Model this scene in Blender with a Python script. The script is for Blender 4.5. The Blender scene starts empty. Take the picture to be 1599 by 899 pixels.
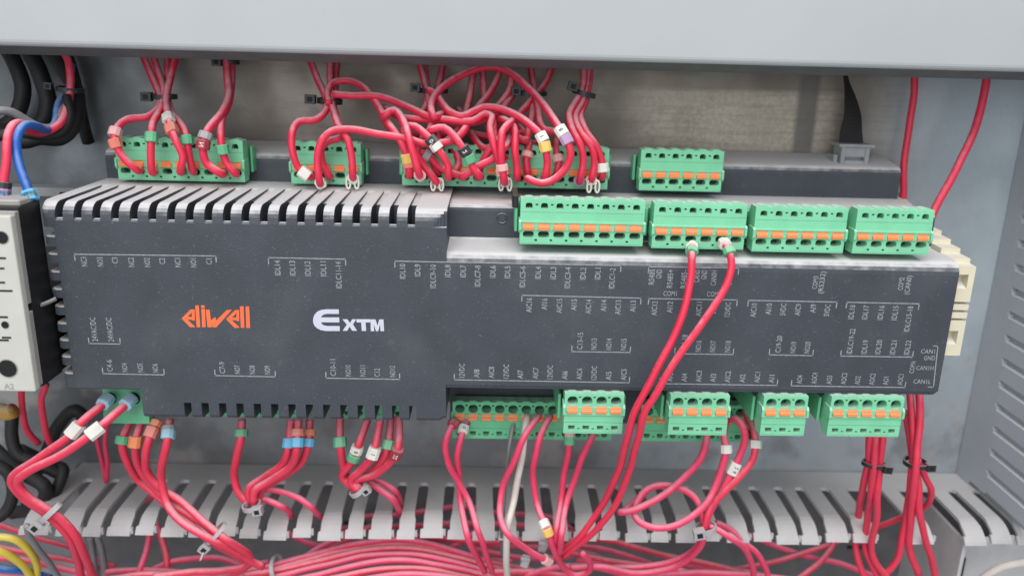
import bpy, math, random
from mathutils import Vector, Matrix
random.seed(7)
S = 0.001                      # every length below is in millimetres
SC = bpy.context.scene
# ------------------------------------------------------------------ camera
PXF, PITCH, YAW, ROLL = 1299.0, 0.284, 0.0283, 0.0264
cp, sp, cy, sy = math.cos(PITCH), math.sin(PITCH), math.cos(YAW), math.sin(YAW)
CF = Vector((sy*cp, cy*cp, -sp)); CR0 = Vector((cy, -sy, 0)); CU0 = CR0.cross(CF)
CR = math.cos(ROLL)*CR0 + math.sin(ROLL)*CU0
CU = -math.sin(ROLL)*CR0 + math.cos(ROLL)*CU0
cd = bpy.data.cameras.new('camera'); cam = bpy.data.objects.new('camera', cd)
SC.collection.objects.link(cam)
cam.matrix_world = Matrix(((CR.x, CU.x, -CF.x, 0), (CR.y, CU.y, -CF.y, 0), (CR.z, CU.z, -CF.z, 0), (0, 0, 0, 1)))
cd.sensor_width = 36; cd.lens = PXF/1599*36; cd.clip_start = 0.005; cd.clip_end = 20
cd.dof.use_dof = True; cd.dof.focus_distance = 0.285; cd.dof.aperture_fstop = 8
SC.camera = cam
# ------------------------------------------------------------------ light
W = bpy.data.worlds.new('World'); SC.world = W; W.use_nodes = True
W.node_tree.nodes['Background'].inputs[0].default_value = (0.93, 0.96, 1.0, 1)
W.node_tree.nodes['Background'].inputs[1].default_value = 0.56
def area(name, loc, target, sx, sy_, energy, col):
    l = bpy.data.lights.new(name, 'AREA'); l.shape = 'RECTANGLE'; l.size = sx; l.size_y = sy_; l.energy = energy; l.color = col
    o = bpy.data.objects.new(name, l); SC.collection.objects.link(o); o.location = loc
    o.rotation_euler = (Vector(target)-Vector(loc)).to_track_quat('-Z', 'Y').to_euler()
area('ceiling_light', (0.02, -0.28, 0.80), (0.03, 0.3, -0.1), 1.0, 0.7, 11.5, (1.0, 0.975, 0.95))
area('room_light', (-0.25, -0.95, 0.22), (0.05, 0.3, -0.09), 1.1, 0.8, 6.5, (0.97, 0.985, 1.0))
SC.view_settings.view_transform = 'Standard'; SC.view_settings.look = 'None'
SC.view_settings.exposure = 0; SC.view_settings.gamma = 1; SC.view_settings.use_curve_mapping = False
SC.render.film_transparent = False
# ------------------------------------------------------------------ measuring: a point seen in the photo, at a known depth
def U(x, y, Y):
    d = CF + (x-799.5)/PXF*CR - (y-449.5)/PXF*CU
    return d*(Y/d.y)
# ------------------------------------------------------------------ materials
def lin(c): return tuple((v/255/12.92 if v/255 <= .04045 else ((v/255+.055)/1.055)**2.4) for v in c)
def mat(name, col, rough=0.5, dust=0.0, dcol=(0.60, 0.60, 0.63), metal=0.0, mott=0.12, mscale=120, bump=0.0, bscale=900, lo=0.15, hi=0.75, spec=0.4, dscale=260, specks=0.0):
    m = bpy.data.materials.new(name); m.use_nodes = True; nt = m.node_tree; N = nt.nodes; L = nt.links
    b = N['Principled BSDF']; b.inputs['Roughness'].default_value = rough; b.inputs['Metallic'].default_value = metal
    b.inputs['Specular IOR Level'].default_value = spec
    tc = N.new('ShaderNodeTexCoord')
    n = N.new('ShaderNodeTexNoise'); n.inputs['Scale'].default_value = mscale; n.inputs['Detail'].default_value = 5; L.new(tc.outputs['Object'], n.inputs['Vector'])
    mr = N.new('ShaderNodeMapRange'); mr.inputs[1].default_value = .3; mr.inputs[2].default_value = .7; mr.inputs[3].default_value = 1-mott; mr.inputs[4].default_value = 1+mott
    L.new(n.outputs['Fac'], mr.inputs[0])
    mx = N.new('ShaderNodeVectorMath'); mx.operation = 'SCALE'; mx.inputs[0].default_value = col; L.new(mr.outputs[0], mx.inputs['Scale'])
    out = mx.outputs[0]
    if specks > 0:                                   # fine dust specks and faint wiped smears
        for sc_, a_, b_, k_ in ((1500, .66, .74, specks), (38, .50, .78, specks*.22), (260, .62, .78, specks*.25)):
            q = N.new('ShaderNodeTexNoise'); q.inputs['Scale'].default_value = sc_; q.inputs['Detail'].default_value = 3; L.new(tc.outputs['Object'], q.inputs['Vector'])
            w_ = N.new('ShaderNodeMapRange'); w_.inputs[1].default_value = a_; w_.inputs[2].default_value = b_; w_.inputs[3].default_value = 0; w_.inputs[4].default_value = k_; L.new(q.outputs['Fac'], w_.inputs[0])
            x_ = N.new('ShaderNodeMix'); x_.data_type = 'RGBA'; L.new(w_.outputs[0], x_.inputs[0]); L.new(out, x_.inputs[6]); x_.inputs[7].default_value = (*dcol, 1); out = x_.outputs[2]
    if dust > 0:                                     # dust that has settled on whatever faces up
        g = N.new('ShaderNodeNewGeometry'); sx = N.new('ShaderNodeSeparateXYZ'); L.new(g.outputs['Normal'], sx.inputs[0])
        n2 = N.new('ShaderNodeTexNoise'); n2.inputs['Scale'].default_value = dscale; n2.inputs['Detail'].default_value = 6; L.new(tc.outputs['Object'], n2.inputs['Vector'])
        ad = N.new('ShaderNodeMath'); ad.operation = 'MULTIPLY_ADD'; L.new(n2.outputs['Fac'], ad.inputs[0]); ad.inputs[1].default_value = 0.5; L.new(sx.outputs['Z'], ad.inputs[2])
        r = N.new('ShaderNodeMapRange'); r.interpolation_type = 'SMOOTHSTEP'
        r.inputs[1].default_value = lo+.25; r.inputs[2].default_value = hi+.25; r.inputs[3].default_value = 0; r.inputs[4].default_value = dust
        L.new(ad.outputs[0], r.inputs[0])
        mix = N.new('ShaderNodeMix'); mix.data_type = 'RGBA'; L.new(r.outputs[0], mix.inputs[0]); L.new(out, mix.inputs[6]); mix.inputs[7].default_value = (*dcol, 1)
        out = mix.outputs[2]
        rr = N.new('ShaderNodeMapRange'); rr.inputs[3].default_value = rough; rr.inputs[4].default_value = 0.9; L.new(r.outputs[0], rr.inputs[0]); L.new(rr.outputs[0], b.inputs['Roughness'])
    L.new(out, b.inputs['Base Color'])
    if bump:
        n3 = N.new('ShaderNodeTexNoise'); n3.inputs['Scale'].default_value = bscale; n3.inputs['Detail'].default_value = 4; L.new(tc.outputs['Object'], n3.inputs['Vector'])
        bp = N.new('ShaderNodeBump'); bp.inputs['Strength'].default_value = bump; bp.inputs['Distance'].default_value = 0.0003; L.new(n3.outputs['Fac'], bp.inputs['Height']); L.new(bp.outputs[0], b.inputs['Normal'])
    return m
M = {}
M['slate'] = mat('slate_plastic', (0.047, 0.055, 0.069), 0.5, 0.93, (0.63, 0.625, 0.64), mott=.12, mscale=60, bump=.5, bscale=2500, lo=.30, hi=.90, specks=.13)
M['dark'] = mat('black_plastic', (0.012, 0.012, 0.014), 0.5, 0.25, (0.2, 0.2, 0.2))
M['void'] = mat('socket_black', (0.006, 0.007, 0.008), 0.7)
M['green'] = mat('green_plastic', (0.185, 0.56, 0.335), 0.46, 0.65, (0.60, 0.70, 0.64), mott=.10, mscale=70, lo=.3, hi=.9, specks=.22)
M['green_shaded'] = mat('green_plastic_shaded_row', (0.13, 0.48, 0.26), 0.45, 0.4, (0.55, 0.6, 0.56), mott=.08, lo=.3, hi=.9)  # darker copy of the green, shade of recessed parts put into its colour
M['hole_shade'] = mat('green_hole_shade', (0.012, 0.085, 0.045), 0.6)  # same green painted nearly black for the shade inside the holes
M['orange'] = mat('orange_plastic', (0.90, 0.235, 0.065), 0.4, 0.45, (0.85, 0.5, 0.4), mott=.05, lo=.35, hi=1.0)
M['panel'] = mat('light_grey_paint', (0.385, 0.405, 0.42), 0.42, 0.3, (0.7, 0.7, 0.7), mott=.035, mscale=18, bump=.06, bscale=1400)
M['duct'] = mat('grey_duct_plastic', (0.47, 0.465, 0.47), 0.6, 0.8, (0.57, 0.56, 0.565), mott=.10, mscale=90, bump=.1, lo=.2, hi=.9, specks=.3)
M['duct_shaded'] = mat('grey_duct_shaded', (0.105, 0.105, 0.11), 0.6, 0.5, (0.24, 0.24, 0.24), mott=.15)  # duct grey darkened for the shade inside ducts and on the cover lip
M['side'] = mat('grey_blue_duct_wall', (0.41, 0.435, 0.475), 0.5, 0.9, (0.80, 0.80, 0.82), mott=.05, mscale=50, lo=.3, hi=.7)
M['white'] = mat('off_white_plastic', (0.52, 0.52, 0.475), 0.4, 0.4, (0.6, 0.6, 0.58), mott=.04)
M['offgrey'] = mat('warm_grey_plastic', (0.30, 0.29, 0.27), 0.5, 0.3, mott=.06)
M['cream'] = mat('cream_plastic', (0.66, 0.61, 0.46), 0.45, 0.7, (0.72, 0.70, 0.66), mott=.06)
M['print'] = mat('grey_print', (0.28, 0.295, 0.32), 0.7, mott=.25, mscale=900)
M['print_white'] = mat('white_print', (0.55, 0.57, 0.66), 0.6, mott=.04)
M['print_orange'] = mat('orange_print', (0.84, 0.155, 0.05), 0.55, mott=.06)
M['ink'] = mat('black_ink', (0.03, 0.03, 0.03), 0.7)
M['steel'] = mat('rail_steel', (0.38, 0.39, 0.40), 0.4, 0.5, metal=.4)
M['tie_black'] = mat('tie_black', (0.022, 0.022, 0.024), 0.4, 0.65, (0.42, 0.41, 0.42), lo=.2, hi=.95)
M['tie_grey'] = mat('tie_grey', (0.34, 0.33, 0.34), 0.45, 0.5, (0.62, 0.6, 0.62))
M['clear'] = mat('smoky_connector_plastic', (0.30, 0.31, 0.33), 0.25, 0.6, (0.6, 0.6, 0.62))
def wmat(name, col, dcol, dust=.8, rough=.33, lo=.3, hi=1.0): return mat(name, col, rough, dust, dcol, mott=.07, mscale=200, lo=lo, hi=hi, dscale=420, spec=.5)
M['w_red'] = wmat('red_cable', (0.68, 0.032, 0.078), (0.82, 0.36, 0.42), .85, .5, .2, 1.0)
M['w_top'] = wmat('red_cable_dusted', (0.68, 0.024, 0.070), (0.86, 0.46, 0.52), .95, .42, 0.28, 1.0)
M['w_pink'] = wmat('dusty_red_cable', (0.72, 0.045, 0.12), (0.78, 0.33, 0.43), .80, .55, .1, 1.05)
M['w_blue'] = wmat('blue_cable', (0.010, 0.10, 0.42), (0.30, 0.42, 0.58), .7)
M['w_black'] = wmat('black_cable', (0.010, 0.010, 0.011), (0.07, 0.07, 0.075), .4, .6)
M['w_grey'] = wmat('grey_cable', (0.16, 0.16, 0.17), (0.40, 0.38, 0.39), .8)
M['w_white'] = wmat('white_cable', (0.62, 0.58, 0.53), (0.72, 0.68, 0.66), .5)
M['w_yellow'] = wmat('yellow_cable', (0.62, 0.47, 0.05), (0.66, 0.60, 0.36), .6)
mk_cols = dict(white=(.68, .67, .62), salmon=(.72, .20, .15), orange=(.78, .25, .10), green=(.11, .42, .22), blue=(.10, .42, .66), dkred=(.32, .03, .05), black=(.03, .03, .035),
               yellow=(.72, .48, .12), amber=(.42, .24, .05), purple=(.42, .25, .42), pink=(.72, .38, .38), grey=(.34, .33, .34), paleblue=(.30, .55, .68))
for k, c in mk_cols.items(): M['m_'+k] = mat('marker_'+k, c, .45, .45, tuple(min(1, .45+.5*v) for v in c), mott=.08, lo=.2, hi=1.)
def plate_mat():
    m = bpy.data.materials.new('galvanised_sheet'); m.use_nodes = True; nt = m.node_tree; N = nt.nodes; L = nt.links; b = N['Principled BSDF']
    b.inputs['Metallic'].default_value = .35
    tc = N.new('ShaderNodeTexCoord')
    def noise(scale, vec=None, det=5):
        n = N.new('ShaderNodeTexNoise'); n.inputs['Scale'].default_value = scale; n.inputs['Detail'].default_value = det
        L.new(vec or tc.outputs['Object'], n.inputs['Vector']); return n.outputs['Fac']
    def rng(v, a, b_, c, d, smooth=True):
        r = N.new('ShaderNodeMapRange'); r.interpolation_type = 'SMOOTHSTEP' if smooth else 'LINEAR'
        for i, q in enumerate((a, b_, c, d)): r.inputs[i+1].default_value = q
        L.new(v, r.inputs[0]); return r.outputs[0]
    def mixc(f, a, c):
        x = N.new('ShaderNodeMix'); x.data_type = 'RGBA'; L.new(f, x.inputs[0])
        (L.new(a, x.inputs[6]) if not isinstance(a, tuple) else setattr(x.inputs[6], 'default_value', (*a, 1)))
        (L.new(c, x.inputs[7]) if not isinstance(c, tuple) else setattr(x.inputs[7], 'default_value', (*c, 1))); return x.outputs[2]
    def mul(a, c):
        x = N.new('ShaderNodeMath'); x.operation = 'MULTIPLY'; L.new(a, x.inputs[0]); L.new(c, x.inputs[1]); return x.outputs[0]
    mp = N.new('ShaderNodeMapping'); mp.inputs['Scale'].default_value = (1, 1, 6); L.new(tc.outputs['Object'], mp.inputs[0])
    sx = N.new('ShaderNodeSeparateXYZ'); L.new(tc.outputs['Object'], sx.inputs[0])
    base = mixc(rng(noise(30), .35, .65, 0, 1), (0.42, 0.485, 0.53), (0.50, 0.57, 0.615))
    base = mixc(rng(noise(20), .4, .7, 0, .5), base, (0.36, 0.385, 0.40))
    # brown reflections in the zinc behind the controller's top, painted as colour
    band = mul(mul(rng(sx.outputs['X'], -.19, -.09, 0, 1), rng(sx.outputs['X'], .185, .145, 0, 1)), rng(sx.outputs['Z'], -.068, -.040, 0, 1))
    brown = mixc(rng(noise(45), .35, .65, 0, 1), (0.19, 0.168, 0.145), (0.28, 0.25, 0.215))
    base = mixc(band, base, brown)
    pale = mul(mul(rng(sx.outputs['X'], .045, .075, 0, 1), rng(sx.outputs['X'], .150, .135, 0, 1)), mul(rng(sx.outputs['Z'], -.045, -.037, 0, 1), rng(sx.outputs['Z'], -.014, -.017, 0, 1)))  # paler patch of reflection, painted into the sheet colour
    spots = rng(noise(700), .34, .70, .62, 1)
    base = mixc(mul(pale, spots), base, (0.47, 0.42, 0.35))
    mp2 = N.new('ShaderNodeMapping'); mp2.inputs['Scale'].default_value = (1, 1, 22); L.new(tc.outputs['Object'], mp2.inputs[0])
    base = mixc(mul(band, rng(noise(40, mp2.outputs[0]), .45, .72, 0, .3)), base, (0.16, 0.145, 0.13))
    strip = mul(rng(sx.outputs['X'], .1215, .1245, 0, 1), rng(sx.outputs['X'], .1325, .1300, 0, 1))  # dark upright reflection painted as a band
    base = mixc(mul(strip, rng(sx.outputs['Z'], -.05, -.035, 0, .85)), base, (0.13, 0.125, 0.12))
    grime_shade = mul(rng(sx.outputs['X'], .10, .03, 0, .8), mul(rng(sx.outputs['Z'], -.110, -.125, 0, 1), rng(noise(33), .25, .6, .55, 1)))  # grime plus the shade below the controller, both painted dark
    base = mixc(grime_shade, base, (0.18, 0.178, 0.182))
    # shade round the clutter at the left, painted dark; dust smears under the controller
    left_shade = mul(rng(sx.outputs['X'], -.085, -.175, 0, .85), rng(noise(25), .3, .6, .4, 1))
    base = mixc(left_shade, base, (0.10, 0.11, 0.12))
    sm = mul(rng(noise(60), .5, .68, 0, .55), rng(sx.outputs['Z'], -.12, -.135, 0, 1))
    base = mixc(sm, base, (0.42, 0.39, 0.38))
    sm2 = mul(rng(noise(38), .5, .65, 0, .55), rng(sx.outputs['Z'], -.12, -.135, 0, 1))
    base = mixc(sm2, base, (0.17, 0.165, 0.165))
    L.new(base, b.inputs['Base Color'])
    L.new(rng(noise(70), .3, .7, .42, .62), b.inputs['Roughness'])
    bp = N.new('ShaderNodeBump'); bp.inputs['Strength'].default_value = .25; bp.inputs['Distance'].default_value = .0004; L.new(noise(500), bp.inputs['Height']); L.new(bp.outputs[0], b.inputs['Normal'])
    return m
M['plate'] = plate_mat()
# ------------------------------------------------------------------ mesh helpers
class MB:
    def __init__(s): s.v = []; s.f = []; s.m = []
    def add(s, vs, fs, mi=0):
        n = len(s.v); s.v += [tuple(v) for v in vs]; s.f += [tuple(i+n for i in f) for f in fs]; s.m += [mi]*len(fs); return s
    def box(s, x0, x1, y0, y1, z0, z1, mi=0, c=0.0):
        if c <= 0:
            vs = [(x, y, z) for x in (x0, x1) for y in (y0, y1) for z in (z0, z1)]
            return s.add(vs, [(0, 1, 3, 2), (4, 6, 7, 5), (0, 4, 5, 1), (2, 3, 7, 6), (0, 2, 6, 4), (1, 5, 7, 3)], mi)
        q = [(x0+c, z0), (x1-c, z0), (x1, z0+c), (x1, z1-c), (x1-c, z1), (x0+c, z1), (x0, z1-c), (x0, z0+c)]
        inn = lambda p: (min(max(p[0], x0+c), x1-c), min(max(p[1], z0+c), z1-c))
        vs = [(inn(p)[0], y0, inn(p)[1]) for p in q] + [(p[0], y0+c, p[1]) for p in q] + [(p[0], y1, p[1]) for p in q]
        fs = [tuple(range(8))] + [(i, (i+1) % 8, (i+1) % 8+8, i+8)[::-1] for i in range(8)] + [(i+8, (i+1) % 8+8, (i+1) % 8+16, i+16)[::-1] for i in range(8)] + [tuple(range(23, 15, -1))]
        return s.add(vs, fs, mi)
    def prism(s, poly, x0, x1, mi=0):           # poly of (y, z) run along x
        n = len(poly)
        s.add([(x0, y, z) for y, z in poly]+[(x1, y, z) for y, z in poly],
              [(i, (i+1) % n, (i+1) % n+n, i+n) for i in range(n)] + [tuple(range(n))[::-1], tuple(range(n, 2*n))], mi); return s
    def prism_z(s, poly, z0, z1, mi=0):         # poly of (x, y) run along z
        n = len(poly)
        s.add([(x, y, z0) for x, y in poly]+[(x, y, z1) for x, y in poly],
              [(i, (i+1) % n, (i+1) % n+n, i+n) for i in range(n)] + [tuple(range(n))[::-1], tuple(range(n, 2*n))], mi); return s
    def prism_y(s, poly, y0, y1, mi=0):         # poly of (x, z) run along y
        n = len(poly)
        s.add([(x, y0, z) for x, z in poly]+[(x, y1, z) for x, z in poly],
              [(i, (i+1) % n, (i+1) % n+n, i+n) for i in range(n)] + [tuple(range(n))[::-1], tuple(range(n, 2*n))], mi); return s
    def cyl(s, c, axis, r, h, n=16, mi=0, r2=None):
        c = Vector(c); a = Vector(axis).normalized(); t = a.orthogonal().normalized(); b = a.cross(t); r2 = r if r2 is None else r2
        vs = [c+(t*math.cos(k*2*math.pi/n)+b*math.sin(k*2*math.pi/n))*r for k in range(n)] + [c+a*h+(t*math.cos(k*2*math.pi/n)+b*math.sin(k*2*math.pi/n))*r2 for k in range(n)]
        return s.add(vs, [(i, (i+1) % n, (i+1) % n+n, i+n) for i in range(n)] + [tuple(range(n))[::-1], tuple(range(n, 2*n))], mi)
    def tube(s, pts, r, n=10, mi=0, caps=True, ry=None):
        pts = [Vector(p) for p in pts]; t0 = (pts[1]-pts[0]).normalized(); nrm = t0.orthogonal().normalized(); vs = []
        for i, p in enumerate(pts):
            t = (pts[min(i+1, len(pts)-1)]-pts[max(i-1, 0)]).normalized()
            nrm = (nrm-t*nrm.dot(t)).normalized(); b = t.cross(nrm)
            vs += [p+(nrm*math.cos(k*2*math.pi/n)+b*math.sin(k*2*math.pi/n)*(1 if ry is None else ry))*r for k in range(n)]
        fs = [(j*n+i, j*n+(i+1) % n, (j+1)*n+(i+1) % n, (j+1)*n+i) for j in range(len(pts)-1) for i in range(n)]
        if caps: fs += [tuple(range(n))[::-1], tuple(range((len(pts)-1)*n, len(pts)*n))]
        return s.add(vs, fs, mi)
    def mesh(s, name, mats, origin=(0, 0, 0), smooth=False):
        me = bpy.data.meshes.new(name); ox, oy, oz = origin
        me.from_pydata([((x-ox)*S, (y-oy)*S, (z-oz)*S) for x, y, z in s.v], [], s.f)
        for m in (mats if isinstance(mats, (list, tuple)) else [mats]): me.materials.append(M[m])
        me.polygons.foreach_set('material_index', s.m)
        if smooth: me.polygons.foreach_set('use_smooth', [True]*len(s.f))
        me.update(); return me
def fix_normals(me):
    import bmesh
    bm = bmesh.new(); bm.from_mesh(me); bmesh.ops.recalc_face_normals(bm, faces=bm.faces); bm.to_mesh(me); bm.free()
def obj(name, mb, mats, parent=None, origin=None, smooth=False, fix=True, label=None, cat=None, group=None, kind=None, bevel=0):
    origin = origin if origin is not None else ((0, 0, 0) if parent is None else tuple(parent['o_']))
    me = mb if isinstance(mb, bpy.types.Mesh) else mb.mesh(name, mats, origin, smooth)
    if fix and not isinstance(mb, bpy.types.Mesh): fix_normals(me)
    o = bpy.data.objects.new(name, me); SC.collection.objects.link(o)
    if parent is None: o.location = Vector(origin)*S; o['o_'] = list(origin)
    else: o.parent = parent; o['o_'] = list(origin)
    if label: o['label'] = label
    if cat: o['category'] = cat
    if group: o['group'] = group
    if kind: o['kind'] = kind
    if bevel:
        b = o.modifiers.new('bevel', 'BEVEL'); b.width = bevel*S; b.segments = 2; b.limit_method = 'ANGLE'; b.angle_limit = .7
    return o
def thing(name, label, cat, origin, group=None):
    o = bpy.data.objects.new(name, None); SC.collection.objects.link(o); o.empty_display_size = .01
    o.location = Vector(origin)*S; o['o_'] = list(origin); o['label'] = label; o['category'] = cat
    if group: o['group'] = group
    return o
def arc(cy_, cz, r, a0, a1, n=6): return [(cy_+r*math.cos(math.radians(a0+(a1-a0)*k/n)), cz+r*math.sin(math.radians(a0+(a1-a0)*k/n))) for k in range(n+1)]
# ------------------------------------------------------------------ setting: mounting plate, ducts
YP = 341.0
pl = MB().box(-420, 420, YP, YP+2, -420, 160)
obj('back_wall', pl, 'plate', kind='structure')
# cover of the upper duct, and an added unseen slab behind it to block light
cv = thing('duct_cover', 'smooth light grey cover across the top of the picture, wires coming out beneath it', 'duct cover', (0, 284, -4))
lip = [(284, 70), (284, -2.4)] + [(286-2*math.cos(a), -2.4-2*math.sin(a)) for a in (.4, .8, 1.2)] + [(287, -4.5), (287, -3.0), (286, -2.0), (286, 70)]
mb = MB(); mb.prism(lip, -330, 330); o = obj('cover_front', mb, 'panel', cv)
mb = MB(); mb.prism([(287.1, -4.4), (298, -7.4), (298.6, -6.2), (287.1, -3.0)], -330, 330); obj('cover_lip', mb, 'duct_shaded', cv)
ud = thing('upper_duct_blocker', 'unseen slab of the upper wiring duct, added to block light behind the cover', 'wiring duct', (0, 338, 2))
obj('light_block_slab', MB().box(-330, 330, 300, 339.5, 1, 2.5), 'duct_shaded', ud)  # solid slab out of view, added to block light behind the cover
cv.rotation_euler = (0, math.radians(0.0), 0)
# lower duct
ld = thing('wiring_duct', 'grey slotted wiring duct with open fingers, full of red wires below the controller', 'wiring duct', (0, 338, -185))
obj('duct_strip', MB().prism([(326, -184.5), (340.4, -184.5), (340.4, -186.1), (326, -186.1)], -181, 262), 'duct', ld)
slots = [-181.2] + [-170.9+10.32*k+(.5 if k % 2 else -.5) for k in range(32)] + [161.2, 172.9, 184.3, 194.9, 206.2, 217.0, 227.5, 238.0, 248.5]

for k in range(len(slots)-1):
    a, b = slots[k], slots[k+1]
    if k in (33, 35): continue
    if k == 0: a -= 4
    x = (a+b)/2; w = (b-a)/2
    rnd = random.Random(k); g0 = 2.15; g1 = 1.45+rnd.random()*.45
    poly = [(-w+g0-.9, 325.9), (-w+g0, 324.6), (-w+g0, 303), (-w+g1, 297), (-w+g1, 290.5), (-w+.75, 289.8), (-w+.7, 284),
            (w-1.5, 284), (w-1.5, 289.8), (w-g1, 290.5), (w-g1, 297), (w-g0, 303), (w-g0, 324.6), (w-g0+.9, 325.9)]
    mb = MB(); n = len(poly)
    def bend(y):
        if y >= 303: return (y-326, 0.0)
        t = (303-y)/19; return (303-326-10.4*math.sin(t*1.25)/math.sin(1.25), -6.3*t**1.5)
    L_ = [(-w+g0-.9, 325.9), (-w+g0, 324.6), (-w+g0, 303), (-w+g0-.2, 300), (-w+g1, 297), (-w+g1, 294), (-w+g1, 290.5), (-w+.75, 289.8), (-w+.7, 286.5), (-w+.7, 284)]
    R_ = [(w-g0+.9, 325.9), (w-g0, 324.6), (w-g0, 303), (w-g0+.2, 300), (w-g1, 297), (w-g1, 294), (w-g1, 290.5), (w-1.5, 289.8), (w-1.5, 286.5), (w-1.5, 284)]
    m_ = len(L_)
    for side in (L_, R_):
        for up in (0, 1):
            for px, py in side:
                yy, zz = bend(py); e = min(1, max(0, (303-py)/12)); mb.v.append((px, yy+(1.3*e if up else 0), zz-(1.5*(1-e*.55) if up else 0)))
    a0, a1, b0, b1 = 0, m_, 2*m_, 3*m_
    for i in range(m_-1):
        mb.f += [(a0+i, a0+i+1, b0+i+1, b0+i), (a1+i, b1+i, b1+i+1, a1+i+1), (a0+i, a1+i, a1+i+1, a0+i+1), (b0+i, b0+i+1, b1+i+1, b1+i)]; mb.m += [0]*4
    mb.f += [(a0, b0, b1, a1), (a0+m_-1, a1+m_-1, b1+m_-1, b0+m_-1)]; mb.m += [0, 0]
    # the little hooked return beside each tip
    mb.box(w-1.5, w-.5, -32.2, -31.2, -6.0, -3.4)
    o = obj('finger', mb.mesh('finger', 'duct'), 'duct', ld); fix_normals(o.data)
    o.location = (Vector((x, 326, -184.5))-Vector((0, 338, -185)))*S
    tilt = rnd.uniform(-.018, .02)
    if k in (9, 11): tilt = .045
    if k in (29, 30): tilt = .03
    if k == 0: tilt = .0
    o.rotation_euler = (tilt, 0, rnd.uniform(-.02, .02))
mb = MB().box(-184, 262, 339.2, 340.6, -262, -186.2)
for xx, z0, z1 in ((176, -224, -222.2), (40, -214, -212.2), (-60, -214, -212.2), (110, -214, -212.2), (-120, -216, -214.2)): mb.box(xx-5, xx+5, 338.9, 339.1, z0, z1, 1)
obj('duct_base', mb, ['duct_shaded', 'void'], ld)
obj('duct_bottom_wall', MB().box(-184, 196, 290, 339, -263.5, -262), 'duct_shaded', ld)
# right-hand vertical duct
XS = 217.0
sd = thing('side_wiring_duct', 'grey blue vertical duct wall with a column of slots along the right edge', 'wiring duct', (XS, 338, -184))
mb = MB(); mb.box(XS, XS+2.2, 331.2, 340.6, -184.2, 30); mb.box(XS, XS+2.2, 236, 331.2, -14, 30); obj('duct_strip', mb, 'side', sd)
k = 0; z = -18.0
fbase = None
while z > -179:
    if fbase is None:
        h = 9.96-3.2
        fb = MB(); y1 = 330.6; y0 = 236
        poly = [(y0, -h/2), (y1, -h/2), (y1, h/2), (y0, h/2)]
        fb.prism([(y-y1, z_) for y, z_ in poly], 0, 2.2)
        pass
        fbase = fb.mesh('finger', 'side'); fix_normals(fbase)
    o = obj('finger', fbase, 'side', sd); o.location = (Vector((XS, y1 - max(0, (-z-60))*.1, z))-Vector(sd['o_']))*S
    # the solid web between the tilted slot ends and the strip
    o2 = obj('slot_end', MB().box(XS+.03, XS+2.18, y1-max(0, (-z-60))*.1-.01, 331.1, z-4.98, z+4.98), 'side', sd) if (-z-60) > 0 else None
    z -= 9.96; k += 1
obj('duct_inner_wall', MB().box(XS+2.22, XS+4.5, 236.5, 340, -184, 30), 'side', sd)
cn = MB(); cn.box(197.5, 199.0, 296, 339, -262, -191.5); cn.box(199, 290, 318, 319.5, -262, -205); cn.box(213, 214.6, 317.7, 317.9, -232, -214, 1); cn.box(212, 215.6, 317.4, 317.6, -234, -228, 1)
obj('corner_panel', cn, ['duct', 'void'], sd)
# DIN rail showing at the left
rl = thing('mounting_rail', 'steel mounting rail end between the white contactor and the controller', 'rail', (-160, 336, -60))
mb = MB(); mb.box(-330, -140, 329, 330, -62, -58.5); mb.box(-330, -140, 330, 337, -59.8, -58.5); obj('rail_flange', mb, 'steel', rl)
obj('rail_slot', MB().box(-170, -150, 328.7, 328.95, -61.4, -60.2), 'void', rl)
# ------------------------------------------------------------------ the controller
CO = (0, 338, -90)
ct = thing('controller', 'long dark slate control module with orange and white lettering and rows of green plugs', 'controller', CO)
top_l = arc(274, -57.6, 4.9, 180, 90, 6)      # (269,-57.6) -> (274,-52.7)
tier1 = [(320, -52.9), (320, -45.0)] + arc(323, -45, 3, 180, 100, 4)[1:] + [(339, -39.4)]
def back(zb=-142.5, yb=318): return [(339, zb), (yb, zb)]
FR = 269.5
def left_profile(lo='solid', hi='solid', zbot=-128.6):
    p = [(FR, -58.35)] if hi == 'slot' else [(FR, -58.35), (269, -58.35)]
    if hi == 'solid': up = top_l + [(319.9, -52.7)]
    else: up = [(FR, -58.0), (271.0, -57.9), (271.0, -72), (284, -72), (284, -54.0), (303, -53.4), (305, -52.7), (319.9, -52.7)]
    p += up + tier1 + back()
    if lo == 'solid': p += [(318, zbot), (271.5, zbot), (270, zbot+.5), (269, zbot+1.8), (269, -122.25), (FR, -122.25)]
    elif lo == 'slot': p += [(318, -124), (286, -124), (286, -122.6), (FR, -122.3)]
    elif lo == 'notch': p += [(318, -118), (270, -118), (FR, -117.4)]
    return p
mb = MB()
pitch = 6.016; x_first = -140.4; sw = 2.55
edges = []       # top slots k = 0..19, bottom slots k = 6..19
x = -146.3
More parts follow.
